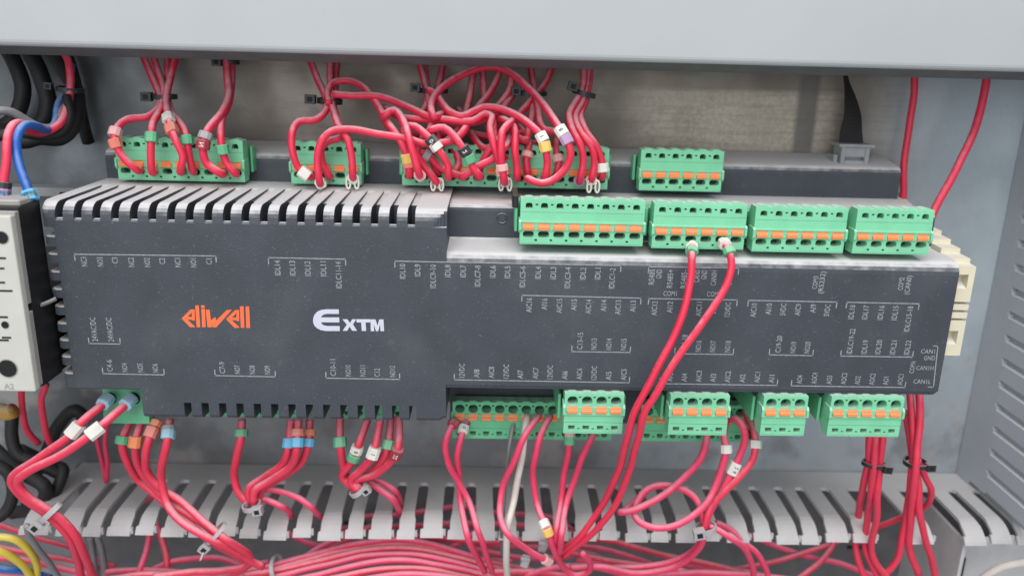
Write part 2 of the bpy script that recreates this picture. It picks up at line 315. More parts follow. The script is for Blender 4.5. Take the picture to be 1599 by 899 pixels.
# rounded left end carrying the side notches
def side_profile(y0):
    p = [(y0, -117.2)]
    zc = [-62.3-6.02*k for k in range(9)]
    for z_ in reversed(zc):
        p += [(y0, z_-1.75), (y0+22, z_-1.75), (y0+22, z_+1.45), (y0, z_+1.45)]
    p += [(y0, -57.6)] + [(a+(y0-269)*.7, b) for a, b in arc(274, -57.6, 4.9, 180, 90, 6)[1:]] + [(319.9, -52.7)] + tier1 + back() + [(318, -118), (y0+1, -118)]
    return p
for x0, x1, y0 in ((-146.6, -146.0, 271.4), (-146.0, -145.3, 270.1), (-145.3, -144.5, 269.4), (-144.5, -142.3, 269.0)): mb.prism(side_profile(y0), x0, x1)
x = -142.3
XN = -119.9
for k in range(20):
    xc = x_first+pitch*k; a, b = xc-sw/2, xc+sw/2
    lo_s = 'slot' if k >= 6 else 'solid'
    for (p0, p1, hi, lo) in ((x, a, 'solid', 'solid'), (a, b, 'slot', lo_s)):
        if p1 <= XN: mb.prism(left_profile('notch', hi), p0, p1)
        elif p0 < XN: mb.prism(left_profile('notch', hi), p0, XN); mb.prism(left_profile(lo, hi), XN, p1)
        else: mb.prism(left_profile(lo, hi), p0, p1)
    x = b
xb = x_first+pitch*20; mb.prism(left_profile('solid', 'solid'), x, -18.5-2)
for i in range(6):       # right shoulder of the tall block, rounding into the recess
    a = i/6; xx0 = -20.5+i*1.0; d = 1.6*(1-math.cos(a*math.pi/2)) if i else 0
    pr = left_profile('solid', 'solid', -128.6+ (max(0, i-3)*.5)); d *= 1.9
    mb.prism([(max(y, 269+d) if y < 275 and z_ > -60 else y, z_) for y, z_ in pr], xx0, xx0+1.0)
def right_profile(yb=300, zb=-142.5, cut=0.0, wall=290.0, x_in=False):
    p = [(269.4 if x_in else 269, -114.0)] + ([(269.4, -71.45)] if x_in else []) + arc(273.4, -71.4, 4.4, 180, 90, 5) + [(wall-.5, -66.6), (wall, -66.1), (wall, -56.5)] + arc(wall+2, -56.5, 2.0, 180, 90, 3)[1:] + [(319.9, -54.2)] + tier1
    p += [(339, zb), (yb, zb), (yb, -121.5), (287, -121.5), (287, -115.6), (271, -115.6), (269.5, -115.2)]
    return [(y, max(z_, -115.6+cut) if y < 286 else z_) for y, z_ in p]
mb.prism(right_profile(x_in=True), -14.5, 108.0)
mb.prism(right_profile(zb=-128, x_in=True), 108.0, 156.3)
for i in range(6):
    c = 2.9*(1-math.sqrt(max(0, 1-((i+.7)/6.2)**2)))
    mb.prism([(y, z_) for y, z_ in right_profile(zb=-122, cut=c)], 156.3+i*.5, 156.8+i*.5)
mb.prism_y([(-142.35, -58.35), (-14.5, -58.35), (-14.5, -71.4), (156.3, -71.4), (156.3, -114), (-14.5, -114), (-14.5, -122.25), (-119.9, -122.25), (-119.9, -117.2), (-142.35, -117.2)], 269.0, 270.8)
obj('housing', mb, 'slate', ct)
# inner board seen darkly through the vents
bd = MB(); bd.box(-118, -22, 316, 317.9, -127.5, -123.9); obj('circuit_board', bd, 'void', ct)
# ring mark on the recess wall, black lug next to the first plug, small moulded mark
c = U(784, 341, 290)
rg = MB(); rg.tube([(c.x+1.75*math.cos(a*math.pi/12), 289.85, c.z+1.75*math.sin(a*math.pi/12)) for a in range(25)], .22, 6, caps=False); obj('screw_boss', rg, 'slate', ct, smooth=True)
rg = MB(); rg.cyl((c.x, 289.9, c.z), (0, -1, 0), 1.2, .15, 20); obj('screw_boss', rg, 'slate', ct)
obj('black_lug', MB().box(7.2, 9.2, 276, 291, -52.6, -48.2, c=.3), 'dark', ct)
# ------------------------------------------------------------------ lettering on the front
YT = 268.93
FH = {}
def glyphs(s):
    if s not in FH:
        cu = bpy.data.curves.new('t', 'FONT'); cu.body = s; cu.size = 1; cu.resolution_u = 2; cu.fill_mode = 'FRONT'; cu.offset = 0.010
        o = bpy.data.objects.new('t', cu); SC.collection.objects.link(o)
        dg = bpy.context.evaluated_depsgraph_get(); me = bpy.data.meshes.new_from_object(o.evaluated_get(dg))
        vs = [(v.co.x, v.co.y) for v in me.vertices]; fs = [tuple(p.vertices) for p in me.polygons]
        bpy.data.objects.remove(o); bpy.data.curves.remove(cu); bpy.data.meshes.remove(me)
        xs = [v[0] for v in vs]; ys = [v[1] for v in vs]; x0 = min(xs); w = max(xs)-x0
        FH[s] = ([((v[0]-x0), v[1]) for v in vs], fs, w)
    return FH[s]
def put_text(mb, s, x, z, cap=1.9, adv=1.06, rot=True, anchor='start', Y=YT, mi=0):
    vs, fs, w = glyphs(s); L = adv*len(s)*(1.0 if '1' not in s else .97); kx = L/w; ky = cap/.7
    off = {'start': 0, 'end': -L, 'mid': -L/2}[anchor]
    out = []
    for a, b in vs:
        a = a*kx+off; b = b*ky-cap/2
        out.append((x-b, Y, z+a) if rot else (x+a, Y, z+b))
    mb.add(out, fs, mi)
def line(mb, x0, z0, x1, z1, w=.36, Y=YT, mi=0):
    d = Vector((x1-x0, z1-z0)).normalized()*w/2; n = (-d.y, d.x)
    mb.add([(x0-d.x+n[0], Y, z0-d.y+n[1]), (x1+d.x+n[0], Y, z1+d.y+n[1]), (x1+d.x-n[0], Y, z1+d.y-n[1]), (x0-d.x-n[0], Y, z0-d.y-n[1])], [(0, 1, 2, 3)], mi)
def row(xa, ya, xb, yb, cols, words, up):     # a bracket with its column of words hanging from it or standing in it
    mb = MB(); A = U(xa, ya, YT); B = U(xb, yb, YT); sgn = -1 if up else 1
    line(mb, A.x, A.z, B.x, B.z); t = 2.0
    line(mb, A.x, A.z-.16*sgn, A.x, A.z+sgn*t); line(mb, B.x, B.z-.16*sgn, B.x, B.z+sgn*t)
    for c, wd in zip(cols, words):
        f = (c-xa)/(xb-xa); y = ya+(yb-ya)*f
        if up: P = U(c, y, YT); put_text(mb, wd, P.x, P.z-.9, anchor='end')
        else: P = U(c, y, YT); put_text(mb, wd, P.x, P.z+.85, anchor='start')
    obj('printed_label', mb, 'print', ct, fix=False)
    return mb
row(116, 396.8, 337, 399.6, [129.6, 154.9, 178.3, 203.6, 228.5, 252.3, 276.4, 301, 325.5], 'NC3 NO3 C3 NC2 NO2 C2 NC1 NO1 C1'.split(), True)
row(419, 402.2, 539.5, 404.6, [432.3, 455.8, 479.6, 504.2, 527.7], 'IDL14 IDL13 IDL12 IDL11 IDLC11-14'.split(), True)
row(616.5, 407.6, 969.7, 414.6, [628.3, 651.8, 676, 699, 723, 746, 769.6, 792.7, 816.5, 840.6, 864.4, 887.2, 911, 934.1, 956.9], 'IDL10 IDL9 IDLC9-10 IDL8 IDL7 IDLC7-8 IDL6 IDL5 IDLC5-6 IDL4 IDL3 IDLC3-4 IDL2 IDL1 IDLC1-2'.split(), True)
row(1013, 416.4, 1153.6, 418.6, [1018.8, 1029.8, 1047.8, 1069.4, 1089.3, 1100.4, 1116, 1140.6], 'RS485 GND RS485+ RS485- CAN0 GND CAN0H CAN0L'.split(), True)
row(815, 460.8, 1001, 465.4, [826.6, 850.5, 874, 896.7, 919.5, 943.3, 966, 989.2], 'AIC16 AI16 AIC15 AI15 AIC14 AI14 AIC13 AI13'.split(), True)
row(1013, 466, 1151.4, 468.2, [1023, 1047, 1070, 1092.7, 1115.8, 1137.8], 'AIC12 AI12 12VDC AIC11 AI11 12VDC'.split(), True)
row(1168.6, 468.8, 1307, 471.4, [1178.5, 1201.7, 1224.4, 1247.5, 1271, 1293.4], 'AIC10 AI10 5VDC AIC9 AI9 5VDC'.split(), True)
row(1322.4, 471.8, 1435.4, 474.2, [1332, 1353.6, 1377.8, 1400, 1422.6], 'IDL18 IDL17 IDL16 IDL15 IDLC15-18'.split(), True)
row(892.7, 548.7, 984, 550, [904.8, 926.8, 950, 973], 'C13-15 NO13 NO14 NO15'.split(), False)
row(1053.4, 552, 1144.8, 553.2, [1067, 1089.4, 1111.8, 1134.9], 'C16-18 NO16 NO17 NO18'.split(), False)
row(1201, 553.6, 1269, 555, [1214, 1237, 1259], 'C19-20 NO19 NO20'.split(), False)
row(1312.5, 555.6, 1424.8, 557.2, [1325.3, 1348, 1369.4, 1392.5, 1414.5], 'IDLC19-22 IDL19 IDL20 IDL21 IDL22'.split(), False)
row(139, 536, 188, 537, [149, 174], '24VAC/DC 24VAC/DC'.split(), False)
row(160.7, 583, 256.6, 585, [172.4, 195.8, 220, 243.3], 'C4-6 NO4 NO5 NO6'.split(), False)
row(336, 586, 430, 588, [347.7, 371, 394.4, 417.8], 'C7-9 NO7 NO8 NO9'.split(), False)
row(509, 590, 624, 592, [520.4, 543.9, 566.6, 589, 612.9], 'C10-11 NO10 NO11 C12 NO12'.split(), False)
row(709.4, 592.6, 982.6, 597.2, [721, 744, 767, 789.8, 812, 835.8, 858.2, 881.3, 904, 926.8, 949.6, 973], '12VDC AI8 AIC8 12VDC AI7 AIC7 12VDC AI6 AIC6 12VDC AI5 AIC5'.split(), False)
row(1030, 598.6, 1213.4, 601.4, [1045.3, 1067.7, 1090, 1112.5, 1134.9, 1158, 1181, 1203.5], 'AIC4 AI4 AIC3 AI3 AIC2 AI2 AIC1 AI1'.split(), False)
row(1235.4, 602, 1413, 604.6, [1247, 1270, 1293.4, 1316, 1337.5, 1360, 1381.5, 1404], 'AO4 AOC4 AO3 AOC3 AO2 AOC2 AO1 AOC1'.split(), False)
mb = MB()
for s, x, y, r, a in (('COM1', 1046.5, 458, False, 'mid'), ('COM0', 1115, 459, False, 'mid'), ('COM3', 1272.9, 441, True, 'mid'), ('(RS232)', 1283, 441, True, 'mid'),
                      ('COM2', 1407, 443, True, 'mid'), ('(CAN0)', 1417.8, 445, True, 'mid'), ('COM4', 1424.6, 573, True, 'mid')):
    P = U(x, y, YT); mb = MB(); put_text(mb, s, P.x, P.z, rot=r, anchor=a, adv=1.2 if not r else 1.12, cap=1.75); obj('printed_label', mb, 'print', ct, fix=False)
mb = MB()
for s, x, y in (('CAN1', 1460, 548.4), ('GND', 1460, 558.8), ('CAN1H', 1458, 574.4), ('CAN1L', 1453.5, 595.5)):
    P = U(x, y, YT); put_text(mb, s, P.x, P.z, rot=False, anchor='end', adv=1.28, cap=1.6)
A = U(1464.5, 540, YT); B = U(1455, 604, YT); line(mb, A.x, A.z, B.x+.6, B.z); line(mb, A.x-1.6, A.z, A.x, A.z); line(mb, B.x-1.2, B.z, B.x+.6, B.z)
obj('printed_label', mb, 'print', ct, fix=False)
def poly_mark(mb, pts, ox, oy, k=.1, Y=YT):
    vs = [U(ox+a*k, oy+b*k, Y) for a, b in pts]; mb.add(vs, [tuple(range(len(vs)))])
mb = MB(); E1 = (260, 460)
def lower_e(dx, dy):
    for pts in ([(235, 370), (378, 228), (440, 228), (440, 278), (398, 278), (306, 370)], [(398, 278), (440, 278), (442, 402), (402, 402), (398, 345)],
                [(300, 372), (330, 345), (400, 345), (400, 388), (340, 388)], [(237, 372), (310, 372), (440, 492), (440, 506), (368, 506)]):
        poly_mark(mb, [(a+dx, b+dy) for a, b in pts], *E1)
lower_e(0, 0)
for pts in ([(448, 166), (505, 166), (527, 506), (470, 506)], [(538, 166), (594, 166), (597, 206), (541, 206)], [(543, 220), (598, 220), (612, 506), (557, 506)],
            [(612, 234), (674, 234), (692, 400), (752, 352), (768, 356), (774, 402), (945, 236), (1022, 236), (778, 508), (716, 508), (722, 470), (700, 508), (640, 508)],
            [(1145, 182), (1205, 182), (1216, 516), (1160, 516)], [(1234, 182), (1290, 182), (1306, 518), (1246, 518)]): poly_mark(mb, pts, *E1)
lower_e(694, 10)
obj('brand_mark', mb, 'print_orange', ct, fix=False)
mb = MB(); E2 = (470, 460)
outer = [(590, 228), (400, 226), (320, 236), (255, 262), (212, 310), (190, 370), (188, 430), (208, 480), (248, 522), (310, 552), (390, 566), (606, 566), (604, 488), (420, 488), (355, 478), (325, 455), (314, 430), (600, 432), (597, 352), (316, 354), (328, 326), (360, 306), (410, 298), (592, 300)]
poly_mark(mb, outer, *E2)
for pts in ([(645, 382), (722, 382), (766, 440), (800, 382), (862, 382), (812, 462), (876, 562), (800, 562), (758, 498), (722, 562), (650, 562), (716, 464)],
            [(866, 382), (1084, 382), (1084, 432), (1008, 432), (1018, 564), (950, 564), (940, 432), (868, 432)],
            [(1086, 384), (1162, 384), (1194, 480), (1222, 384), (1288, 384), (1298, 568), (1242, 568), (1236, 460), (1206, 568), (1172, 568), (1136, 460), (1144, 568), (1090, 568)]): poly_mark(mb, pts, *E2)
obj('product_mark', mb, 'print_white', ct, fix=False)
# ------------------------------------------------------------------ plug connectors
P5 = 5.08
def plug_mesh(n, H=15.2, flip=False, key='green'):
    """front relief of an n-way spring plug; local x from 0, y = depth into the body, z = 0 (top) .. -H"""
    mb = MB(); Wd = n*P5+.5
    def dz(v): return -(H-v) if flip else -v
    xs = [0]; feats = []
    for i in range(n):
        c = .25+P5*(i+.5); xs += [c-1.85, c-1.15, c+.15-.0, c+1.15, c+1.85]
        if i < n-1: xs += [c+P5/2-.42, c+P5/2+.42]
    xs += [Wd]; xs = sorted(set(round(q, 4) for q in xs))
    vs_ = [0, .45, 1.25, 1.55, 2.15, 3.1, 4.25, 4.5, 7.3, 7.85, 10.35, 10.75, 12.95, 13.45, 14.2, H-.45, H]
    def depth(xm, vm):
        i = min(n-1, max(0, int((xm-.25)/P5))); c = .25+P5*(i+.5); dx = abs(xm-c); gap = abs(abs(xm-c)-P5/2) < .42 and .6 < xm < Wd-.6 and abs(xm-.25-round((xm-.25)/P5)*P5) < .42 and 0 < round((xm-.25)/P5) < n
        if vm < .45 or vm > H-.45: base = .35
        elif vm < 4.25: base = .25
        elif vm < 4.5: base = .45
        elif vm < 7.3: base = .15
        elif vm < 7.85: base = -.35
        elif vm < 10.35: base = -.1
        else: base = .25
        if 1.25 < vm < 3.1 and dx < 1.15: return (4.5, 1)
        if 1.55 < vm < 2.15 and gap: return (1.6, 1)
        if 7.85 < vm < 10.35 and dx < 1.85: return (1.4, 0)
        if 10.75 < vm < (14.2 if flip else 12.95) and dx < 1.85: return (5.0, 1)
        if 13.45 < vm < 14.2 and gap: return (2.0, 1)
        return (base, 0)
    nx, nv = len(xs)-1, len(vs_)-1
    D = [[depth((xs[i]+xs[i+1])/2, (vs_[j]+vs_[j+1])/2) for j in range(nv)] for i in range(nx)]
    BACK = 6.0
    def D_(i, j): return D[i][j] if 0 <= i < nx and 0 <= j < nv else (BACK, 0)
    for i in range(nx):
        for j in range(nv):
            d, mi = D[i][j]; x0, x1, z0, z1 = xs[i], xs[i+1], dz(vs_[j]), dz(vs_[j+1])
            mb.add([(x0, d, z0), (x1, d, z0), (x1, d, z1), (x0, d, z1)], [(0, 3, 2, 1)], mi)
            if mi == 1 and d > 3:               # soften the corners of the openings
                pass
    def wall(a, b, p, q):
        (d0, m0), (d1, m1) = a, b
        if abs(d0-d1) < 1e-6: return
        mb.add([(p[0], d0, p[1]), (q[0], d0, q[1]), (q[0], d1, q[1]), (p[0], d1, p[1])], [(0, 1, 2, 3)], 1 if (max(d0, d1) < 5.9 and max((d0, m0), (d1, m1))[1] and max(d0, d1) > 3 and False) else 0)
    for i in range(nx+1):
        for j in range(nv): wall(D_(i-1, j), D_(i, j), (xs[i], dz(vs_[j])), (xs[i], dz(vs_[j+1])))
    for j in range(nv+1):
        for i in range(nx): wall(D_(i, j-1), D_(i, j), (xs[i], dz(vs_[j])), (xs[i+1], dz(vs_[j])))
    # rounded shoulders in the openings
    for i in range(n):
        c = .25+P5*(i+.5)
        for (va, vb, hw, r) in ((1.25, 3.1, 1.15, .8), (10.75, 14.2 if flip else 12.95, 1.85, 1.6 if flip else 1.0)):
            for sx_ in (-1, 1):
                for v, s_ in ((va, 1), (vb, -1)):
                    if v == 3.1: continue
                    X = c+sx_*hw
                    pts = [(X, v)] + [(X-sx_*r+sx_*r*math.cos(t), v+s_*r-s_*r*math.sin(t)) for t in (0, .4, .8, 1.2, math.pi/2)]
                    mb.prism_y([(a, dz(b)) for a, b in pts], .26, 4.0)
        # scalloped dusty crown
        mb.prism_y([(c+1.7*math.cos(t), (.55*math.sin(t))+0 if not flip else .45*math.sin(t)) for t in [math.pi*q/8 for q in range(9)]], .6, 5)
    # end cheeks and the tapering rear of the plug
    for x0, x1 in ((-.45, .3), (Wd-.3, Wd+.45)):
        mb.prism([(.05, dz(7.0)), (-.75, dz(7.5)), (-.75, dz(10.2)), (.1, dz(11.2)), (5, dz(11.2)), (5, dz(7.0))], x0, x1)
    mb.prism([(.5, dz(.3)), (6, dz(.3)), (8.5, dz(3.2)), (15, dz(3.9)), (15, dz(11.6)), (8.0, dz(12.2)), (6, dz(H-.2)), (.9, dz(H-.2))], .12, .2)
    mb.prism([(.5, dz(.3)), (6, dz(.3)), (8.5, dz(3.2)), (15, dz(3.9)), (15, dz(11.6)), (8.0, dz(12.2)), (6, dz(H-.2)), (.9, dz(H-.2))], Wd-.2, Wd-.12)
    mb.prism([(5.6, dz(.3)), (6, dz(.3)), (8.5, dz(3.2)), (15, dz(3.9)), (15, dz(11.6)), (8.0, dz(12.2)), (6, dz(H-.2)), (5.6, dz(H-.2))], .2, Wd-.2)
    return mb
BTN = {}
def button_mesh(flip, key):
    if (flip, key) not in BTN:
        mb = MB(); s = -1 if not flip else -1
        # stepped orange tongue: upper facet leans back, lower facet stands proud
        mb.prism([(1.35, .0), (.15, -.05), (-.35, -1.05), (-.15, -1.1), (-.75, -1.35), (-.75, -2.25), (-.1, -2.55), (1.35, -2.55)], -1.8, 1.8)
        BTN[(flip, key)] = mb.mesh('release_button', key); fix_normals(BTN[(flip, key)])
    return BTN[(flip, key)]
PM = {}
def plug(n, x0, ztop, yf, label, group, flip=False, mats=('green', 'hole_shade'), socket=True, skip_btn=()):
    key = (n, flip, mats)
    o = (x0, yf, ztop)
    t = thing('terminal_plug', label, 'terminal plug', o, group)
    if key not in PM:
        PM[key] = plug_mesh(n, flip=flip).mesh('plug_body', list(mats)); fix_normals(PM[key])
    b = obj('plug_body', PM[key], None, t)
    for i in range(n):
        c = .25+P5*(i+.5)
        q = obj('release_button', button_mesh(flip, 'orange'), None, t)
        q.location = Vector((c, 0, (-7.85 if not flip else -(15.2-10.35))+.02))*S
    if socket:
        Wd = n*P5+.5; s = MB(); z0, z1 = ztop-12.4, ztop-2.9
        yb = yf+21 if yf < 300 else 320.5
        if yf < 280 and not flip: yb = 291
        if flip: z0, z1 = ztop-12.4, ztop-3.0; yb = 300.4
        for xa, xb in ((x0-1.7, x0-.7), (x0+Wd+.7, x0+Wd+1.6)): s.box(xa, xb, yf+6.5, yb, z0, z1, c=.25)
        s.box(x0-.69, x0+Wd+.69, yf+15.1, yb-.1, z0+.3, z1-.3)
        obj('header_socket', s, 'green_shaded', ct)
    return t
GA, GB, GC, GD = 'green plugs in the back upper row', 'green plugs in the front upper row', 'green plugs in the recessed lower row', 'green plugs in the front lower row'
plug(9, -137.6, -36.2, 309, 'nine way green plug with red wires, leftmost of the back upper row', GA)
plug(5, -74.2, -36.3, 309, 'short five way green plug with looped red wires in the back upper row', GA)
plug(15, -33.2, -36.0, 309, 'longest green plug, fifteen ways under a tangle of red wires', GA)
plug(6, 55.4, -36.0, 309, 'empty six way green plug alone at the right of the back upper row', GA)
plug(8, 9.8, -48.4, 270, 'empty eight way green plug, leftmost of the front upper row beside the recess', GB)
plug(6, 54.0, -48.9, 270, 'green plug in the front upper row with two pink wires hanging down', GB)
plug(6, 87.9, -49.4, 270, 'empty six way green plug right of the plug with two hanging wires', GB)
plug(5, 122.0, -49.4, 270, 'empty five way green plug at the right end of the front upper row', GB)
plug(4, 27.0, -115.9, 267, 'empty four way green plug under AIC6, leftmost of the front lower row', GD, True)
plug(4, 64.1, -115.9, 267, 'four way green plug right of the two long crossing wires', GD, True)
plug(3, 97.0, -115.7, 267, 'narrow three way green plug, the smallest in the front lower row', GD, True)
plug(5, 121.0, -115.6, 267, 'five way green plug at the right end of the front lower row', GD, True)
plug(12, -13.2, -130.9, 292, 'shaded green plug in the recess with thin wires, under 12VDC', GC, True, ('green_shaded', 'hole_shade'), False)
plug(9, 59.2, -130.9, 292, 'shaded green plug partly hidden behind the long crossing wires', GC, True, ('green_shaded', 'hole_shade'), False)
plug(4, -115.0, -130.6, 308, 'shaded green plug behind the vents under NO6', GC, True, ('green_shaded', 'hole_shade'), False)
plug(4, -93.0, -130.6, 308, 'shaded green plug behind the vents under NO8', GC, True, ('green_shaded', 'hole_shade'), False)
plug(5, -59.0, -130.6, 308, 'shaded green plug behind the vents under NO11', GC, True, ('green_shaded', 'hole_shade'), False)
# power plug with blue ferrules
pw = thing('power_plug', 'large two way green power plug at the lower left corner with two blue ferrules', 'terminal plug', (-141, 285, -124))
mb = MB(); mb.prism([(285.0, -119.5), (285, -131), (283.4, -133.8), (283.4, -137.6), (302, -137.6), (302, -119.5)], -141.1, -124.4); obj('plug_body', mb, 'green_shaded', pw, bevel=.25)
for px in (171, 208):
    c = U(px, 622, 284.8)
    mb = MB(); mb.cyl((c.x, 284.93, c.z), (0, 1, 0), 2.5, .05, 20); obj('wire_hole', mb, 'void', pw)
# ------------------------------------------------------------------ cream end clamp at the right
cl = thing('end_clamp', 'cream plastic end clamp with ribs and two hollows at the right end of the controller', 'end clamp', (163, 330, -100))
mb = MB()
steps = [(339, -52.5), (304, -60.5), (304, -61.6), (297, -61.8), (297, -63.2), (290, -63.4), (290, -64.9), (283, -65.1), (283, -66.8), (276, -67.0), (276, -68.6), (271.8, -68.8)]
lowp = [(271.8, -101.2), (339, -101.2)]
ribs = []
z = -81.5
for k in range(3): ribs += [(271.8, z), (275, z), (275, z-.9), (271.9, z-1.0)]; z -= 2.75
ribs_l = [(271.8, -81.4), (275, -81.4), (275, -82.2), (271.9, -82.4), (271.9, -84.4), (275, -84.4), (275, -85.2), (271.9, -85.4), (271.9, -87.4), (275, -87.4), (275, -88.2), (271.8, -88.4)]
mb.prism(steps + ribs_l + lowp, 164.3, 166.4)
def hol(z0, z1): return [(271.8, z0)] + [(271.8+4*math.sin(math.pi*t/8), z0+(z1-z0)*t/8) for t in range(1, 8)] + [(271.8, z1)]
mb.prism(steps + hol(-71.6, -76.6) + ribs_l + hol(-92, -97) + lowp, 159.5, 164.3)
for zz in (-82.9, -85.9): mb.box(166.4, 166.5, 272, 274, zz-1, zz)
obj('clamp_body', mb, 'cream', cl)
# ------------------------------------------------------------------ contactor at the left
cc = thing('contactor', 'white and black contactor cut off by the left edge of the picture', 'contactor', (-170, 338, -82))
mb = MB(); mb.box(-195, -147.2, 254.0, 257.0, -112.4, -54.2); obj('front_cover', mb, 'white', cc, bevel=.5)
mb = MB(); mb.box(-195, -147.4, 257.0, 259.3, -111.6, -86.2); mb.box(-195, -147.4, 257.0, 259.3, -83.6, -53.6); obj('cover_edge', mb, 'offgrey', cc, bevel=.2)
mb = MB(); mb.box(-195, -147.5, 259.3, 272, -112.6, -52.6); mb.box(-195, -147.6, 272, 336, -112.0, -84); obj('contactor_body', mb, 'dark', cc)
for px, py, r in ((3, 371, 1.9), (12, 575, 2.9), (8, 507, 1.15)):
    c = U(px, py, 253.9); mb = MB(); mb.cyl((c.x, 253.97, c.z), (0, -1, 0), r*1.12, .12, 24, 1); mb.cyl((c.x, 253.84, c.z), (0, -1, 0), r, .05, 24); obj('screw_hole', mb, ['void', 'offgrey'], cc)
for px, py, w in ((0, 403, 3.5), (0, 419, 2.6), (2, 441, 2.2), (8, 454, 4.5), (6, 495, 2.4), (4, 531, 3.8), (12, 527, 2)):
    c = U(px, py, 253.9); obj('vent_slit', MB().box(c.x-w*.9, c.x+w*.5, 253.85, 254.0, c.z-.28, c.z+.28), 'void', cc)
mb = MB(); c = U(14, 603, 253.9); put_text(mb, 'A2', c.x, c.z, cap=1.9, adv=1.6, rot=False, anchor='mid', Y=253.93); obj('printed_label', mb, 'offgrey', cc, fix=False)
mb = MB(); mb.box(-195, -147.8, 261, 271, -52.6, -50.6, c=.4); obj('terminal_ledge', mb, 'offgrey', cc)
# ------------------------------------------------------------------ wires
def smooth_path(pts, step=1.6):
    P = [Vector(p) for p in pts]; P = [P[0]*2-P[1]]+P+[P[-1]*2-P[-2]]; out = []
    for i in range(1, len(P)-2):
        p0, p1, p2, p3 = P[i-1:i+3]; n = max(2, int((p2-p1).length/step))
        d1 = max((p1-p0).length, 1e-4)**.5; d2 = max((p2-p1).length, 1e-4)**.5; d3 = max((p3-p2).length, 1e-4)**.5
        m1 = (p2-p1)+((p1-p0)/d1-(p2-p0)/(d1+d2))*d2; m2 = (p2-p1)+((p3-p2)/d3-(p3-p1)/(d2+d3))*d2
        for k in range(n):
            t = k/n; out.append((2*t**3-3*t*t+1)*p1+(t**3-2*t*t+t)*m1+(-2*t**3+3*t*t)*p2+(t**3-t*t)*m2)
    out.append(P[-2]); return out
def interp(y, xs, ys):
    if y <= xs[0]: return ys[0]
    for i in range(len(xs)-1):
        if y <= xs[i+1]: return ys[i]+(ys[i+1]-ys[i])*(y-xs[i])/(xs[i+1]-xs[i])
    return ys[-1]
def up_d(y): return interp(y, [80, 110, 150, 180, 205, 230, 262, 290], [331, 327, 318, 310, 304, 302, 303, 303])
def lo_d(y): return interp(y, [600, 640, 660, 700, 745, 790, 835, 860, 900], [302, 300, 290, 286, 292, 290, 279, 285, 296])
def marker_mesh(c, t, r, ln, col_key, parent, flat=False, digits=None):
    t = t.normalized(); f = Vector((0, -1, 0)); f = (f-t*f.dot(t)).normalized(); s = t.cross(f)
    c = Vector(c); mb = MB(); n = 8; R = r*1.42; prof = []
    for a, b in ((-1, -.55), (-.55, -1), (.55, -1), (1, -.55), (1, .55), (.55, 1), (-.55, 1), (-1, .55)): prof.append((a*R*1.08, b*R))
    for q, k in ((-ln/2, .93), (-ln/2+.25, 1), (ln/2-.25, 1), (ln/2, .93)): mb.v += [tuple(c+t*q+s*(a*k)+f*(b*k)) for a, b in prof]
    for j in range(3): mb.f += [(j*8+i, j*8+(i+1) % 8, (j+1)*8+(i+1) % 8, (j+1)*8+i) for i in range(8)]; mb.m += [0]*8
    mb.f += [tuple(range(8))[::-1], tuple(range(24, 32))]; mb.m += [0, 0]
    o = obj('wire_marker', mb, 'm_'+col_key, parent)
    if digits:
        tb = MB(); vs, fs, w = glyphs(digits); k = ln*.75/max(w, .01); k = min(k, 2.2)
        out = [c+f*(R+.03)+t*((a-w/2)*k)+s*((b-.35)*k) for a, b in vs]; tb.add(out, fs); obj('marker_digit', tb, 'ink' if col_key in ('white', 'yellow', 'paleblue', 'blue', 'pink') else 'm_white', o, fix=False)
    return o
def wire(label, pts, df=up_d, L=0.0, r=1.25, m=None, marks=(), enter=None, name='wire', cat='wire', group=None, enter0=None):
    if m is None: m = 'w_top' if df is up_d and group == G1 else 'w_red'
    if r == 1.25 and group == G1: r = 1.35
    if r == 1.25 and group == G2 and m == 'w_red': r = 1.48
    P = []
    for q in pts:
        if len(q) == 3 and q[2] is not None: P.append(U(q[0], q[1], q[2]))
        else: P.append(U(q[0], q[1], df(q[1])-L))
    if enter is not None:      # the end goes into a plug hole
        e = U(pts[-1][0], pts[-1][1], enter); P.append(Vector((P[-1].x*.3+e.x*.7, e.y, P[-1].z*.3+e.z*.7)))
    if enter0 is not None:
        e = U(pts[0][0], pts[0][1], enter0); P.insert(0, Vector((e.x, e.y, e.z)))
    path = smooth_path(P)
    rn = random.Random(label); ph = [rn.uniform(0, 6.3) for _ in range(4)]
    for i_, p_ in enumerate(path):                    # hand-bent wire is never a perfect curve
        k_ = min(1, i_/6, (len(path)-1-i_)/6)*.22
        p_.x += k_*(math.sin(i_*.21+ph[0])+.5*math.sin(i_*.53+ph[1])); p_.z += k_*(math.sin(i_*.19+ph[2])+.5*math.sin(i_*.47+ph[3]))
    mb = MB(); mb.tube(path, r, 10); org = tuple(path[0])
    o = obj(name, mb, m, None, org, smooth=True, fix=False, label=label, cat=cat, group=group)
    fix_normals(o.data)
    for mk in marks:
        mx_, my_, col = mk[:3]; ln = mk[3] if len(mk) > 3 else 3.0; dg = mk[4] if len(mk) > 4 else None
        best = None
        for i in range(1, len(path)-1):
            d = path[i]; z = d.dot(CF); sx_, sy_ = 799.5+PXF*d.dot(CR)/z, 449.5-PXF*d.dot(CU)/z
            e = (sx_-mx_)**2+(sy_-my_)**2
            if best is None or e < best[0]: best = (e, i)
        i = best[1]; marker_mesh(path[i], path[min(i+1, len(path)-1)]-path[max(i-1, 0)], r, ln, col, o, digits=dg)
    return o
G1, G2, G3 = 'red wires into the upper back plugs', 'red wires hanging below the controller', 'pink dusty wires lying in the duct'
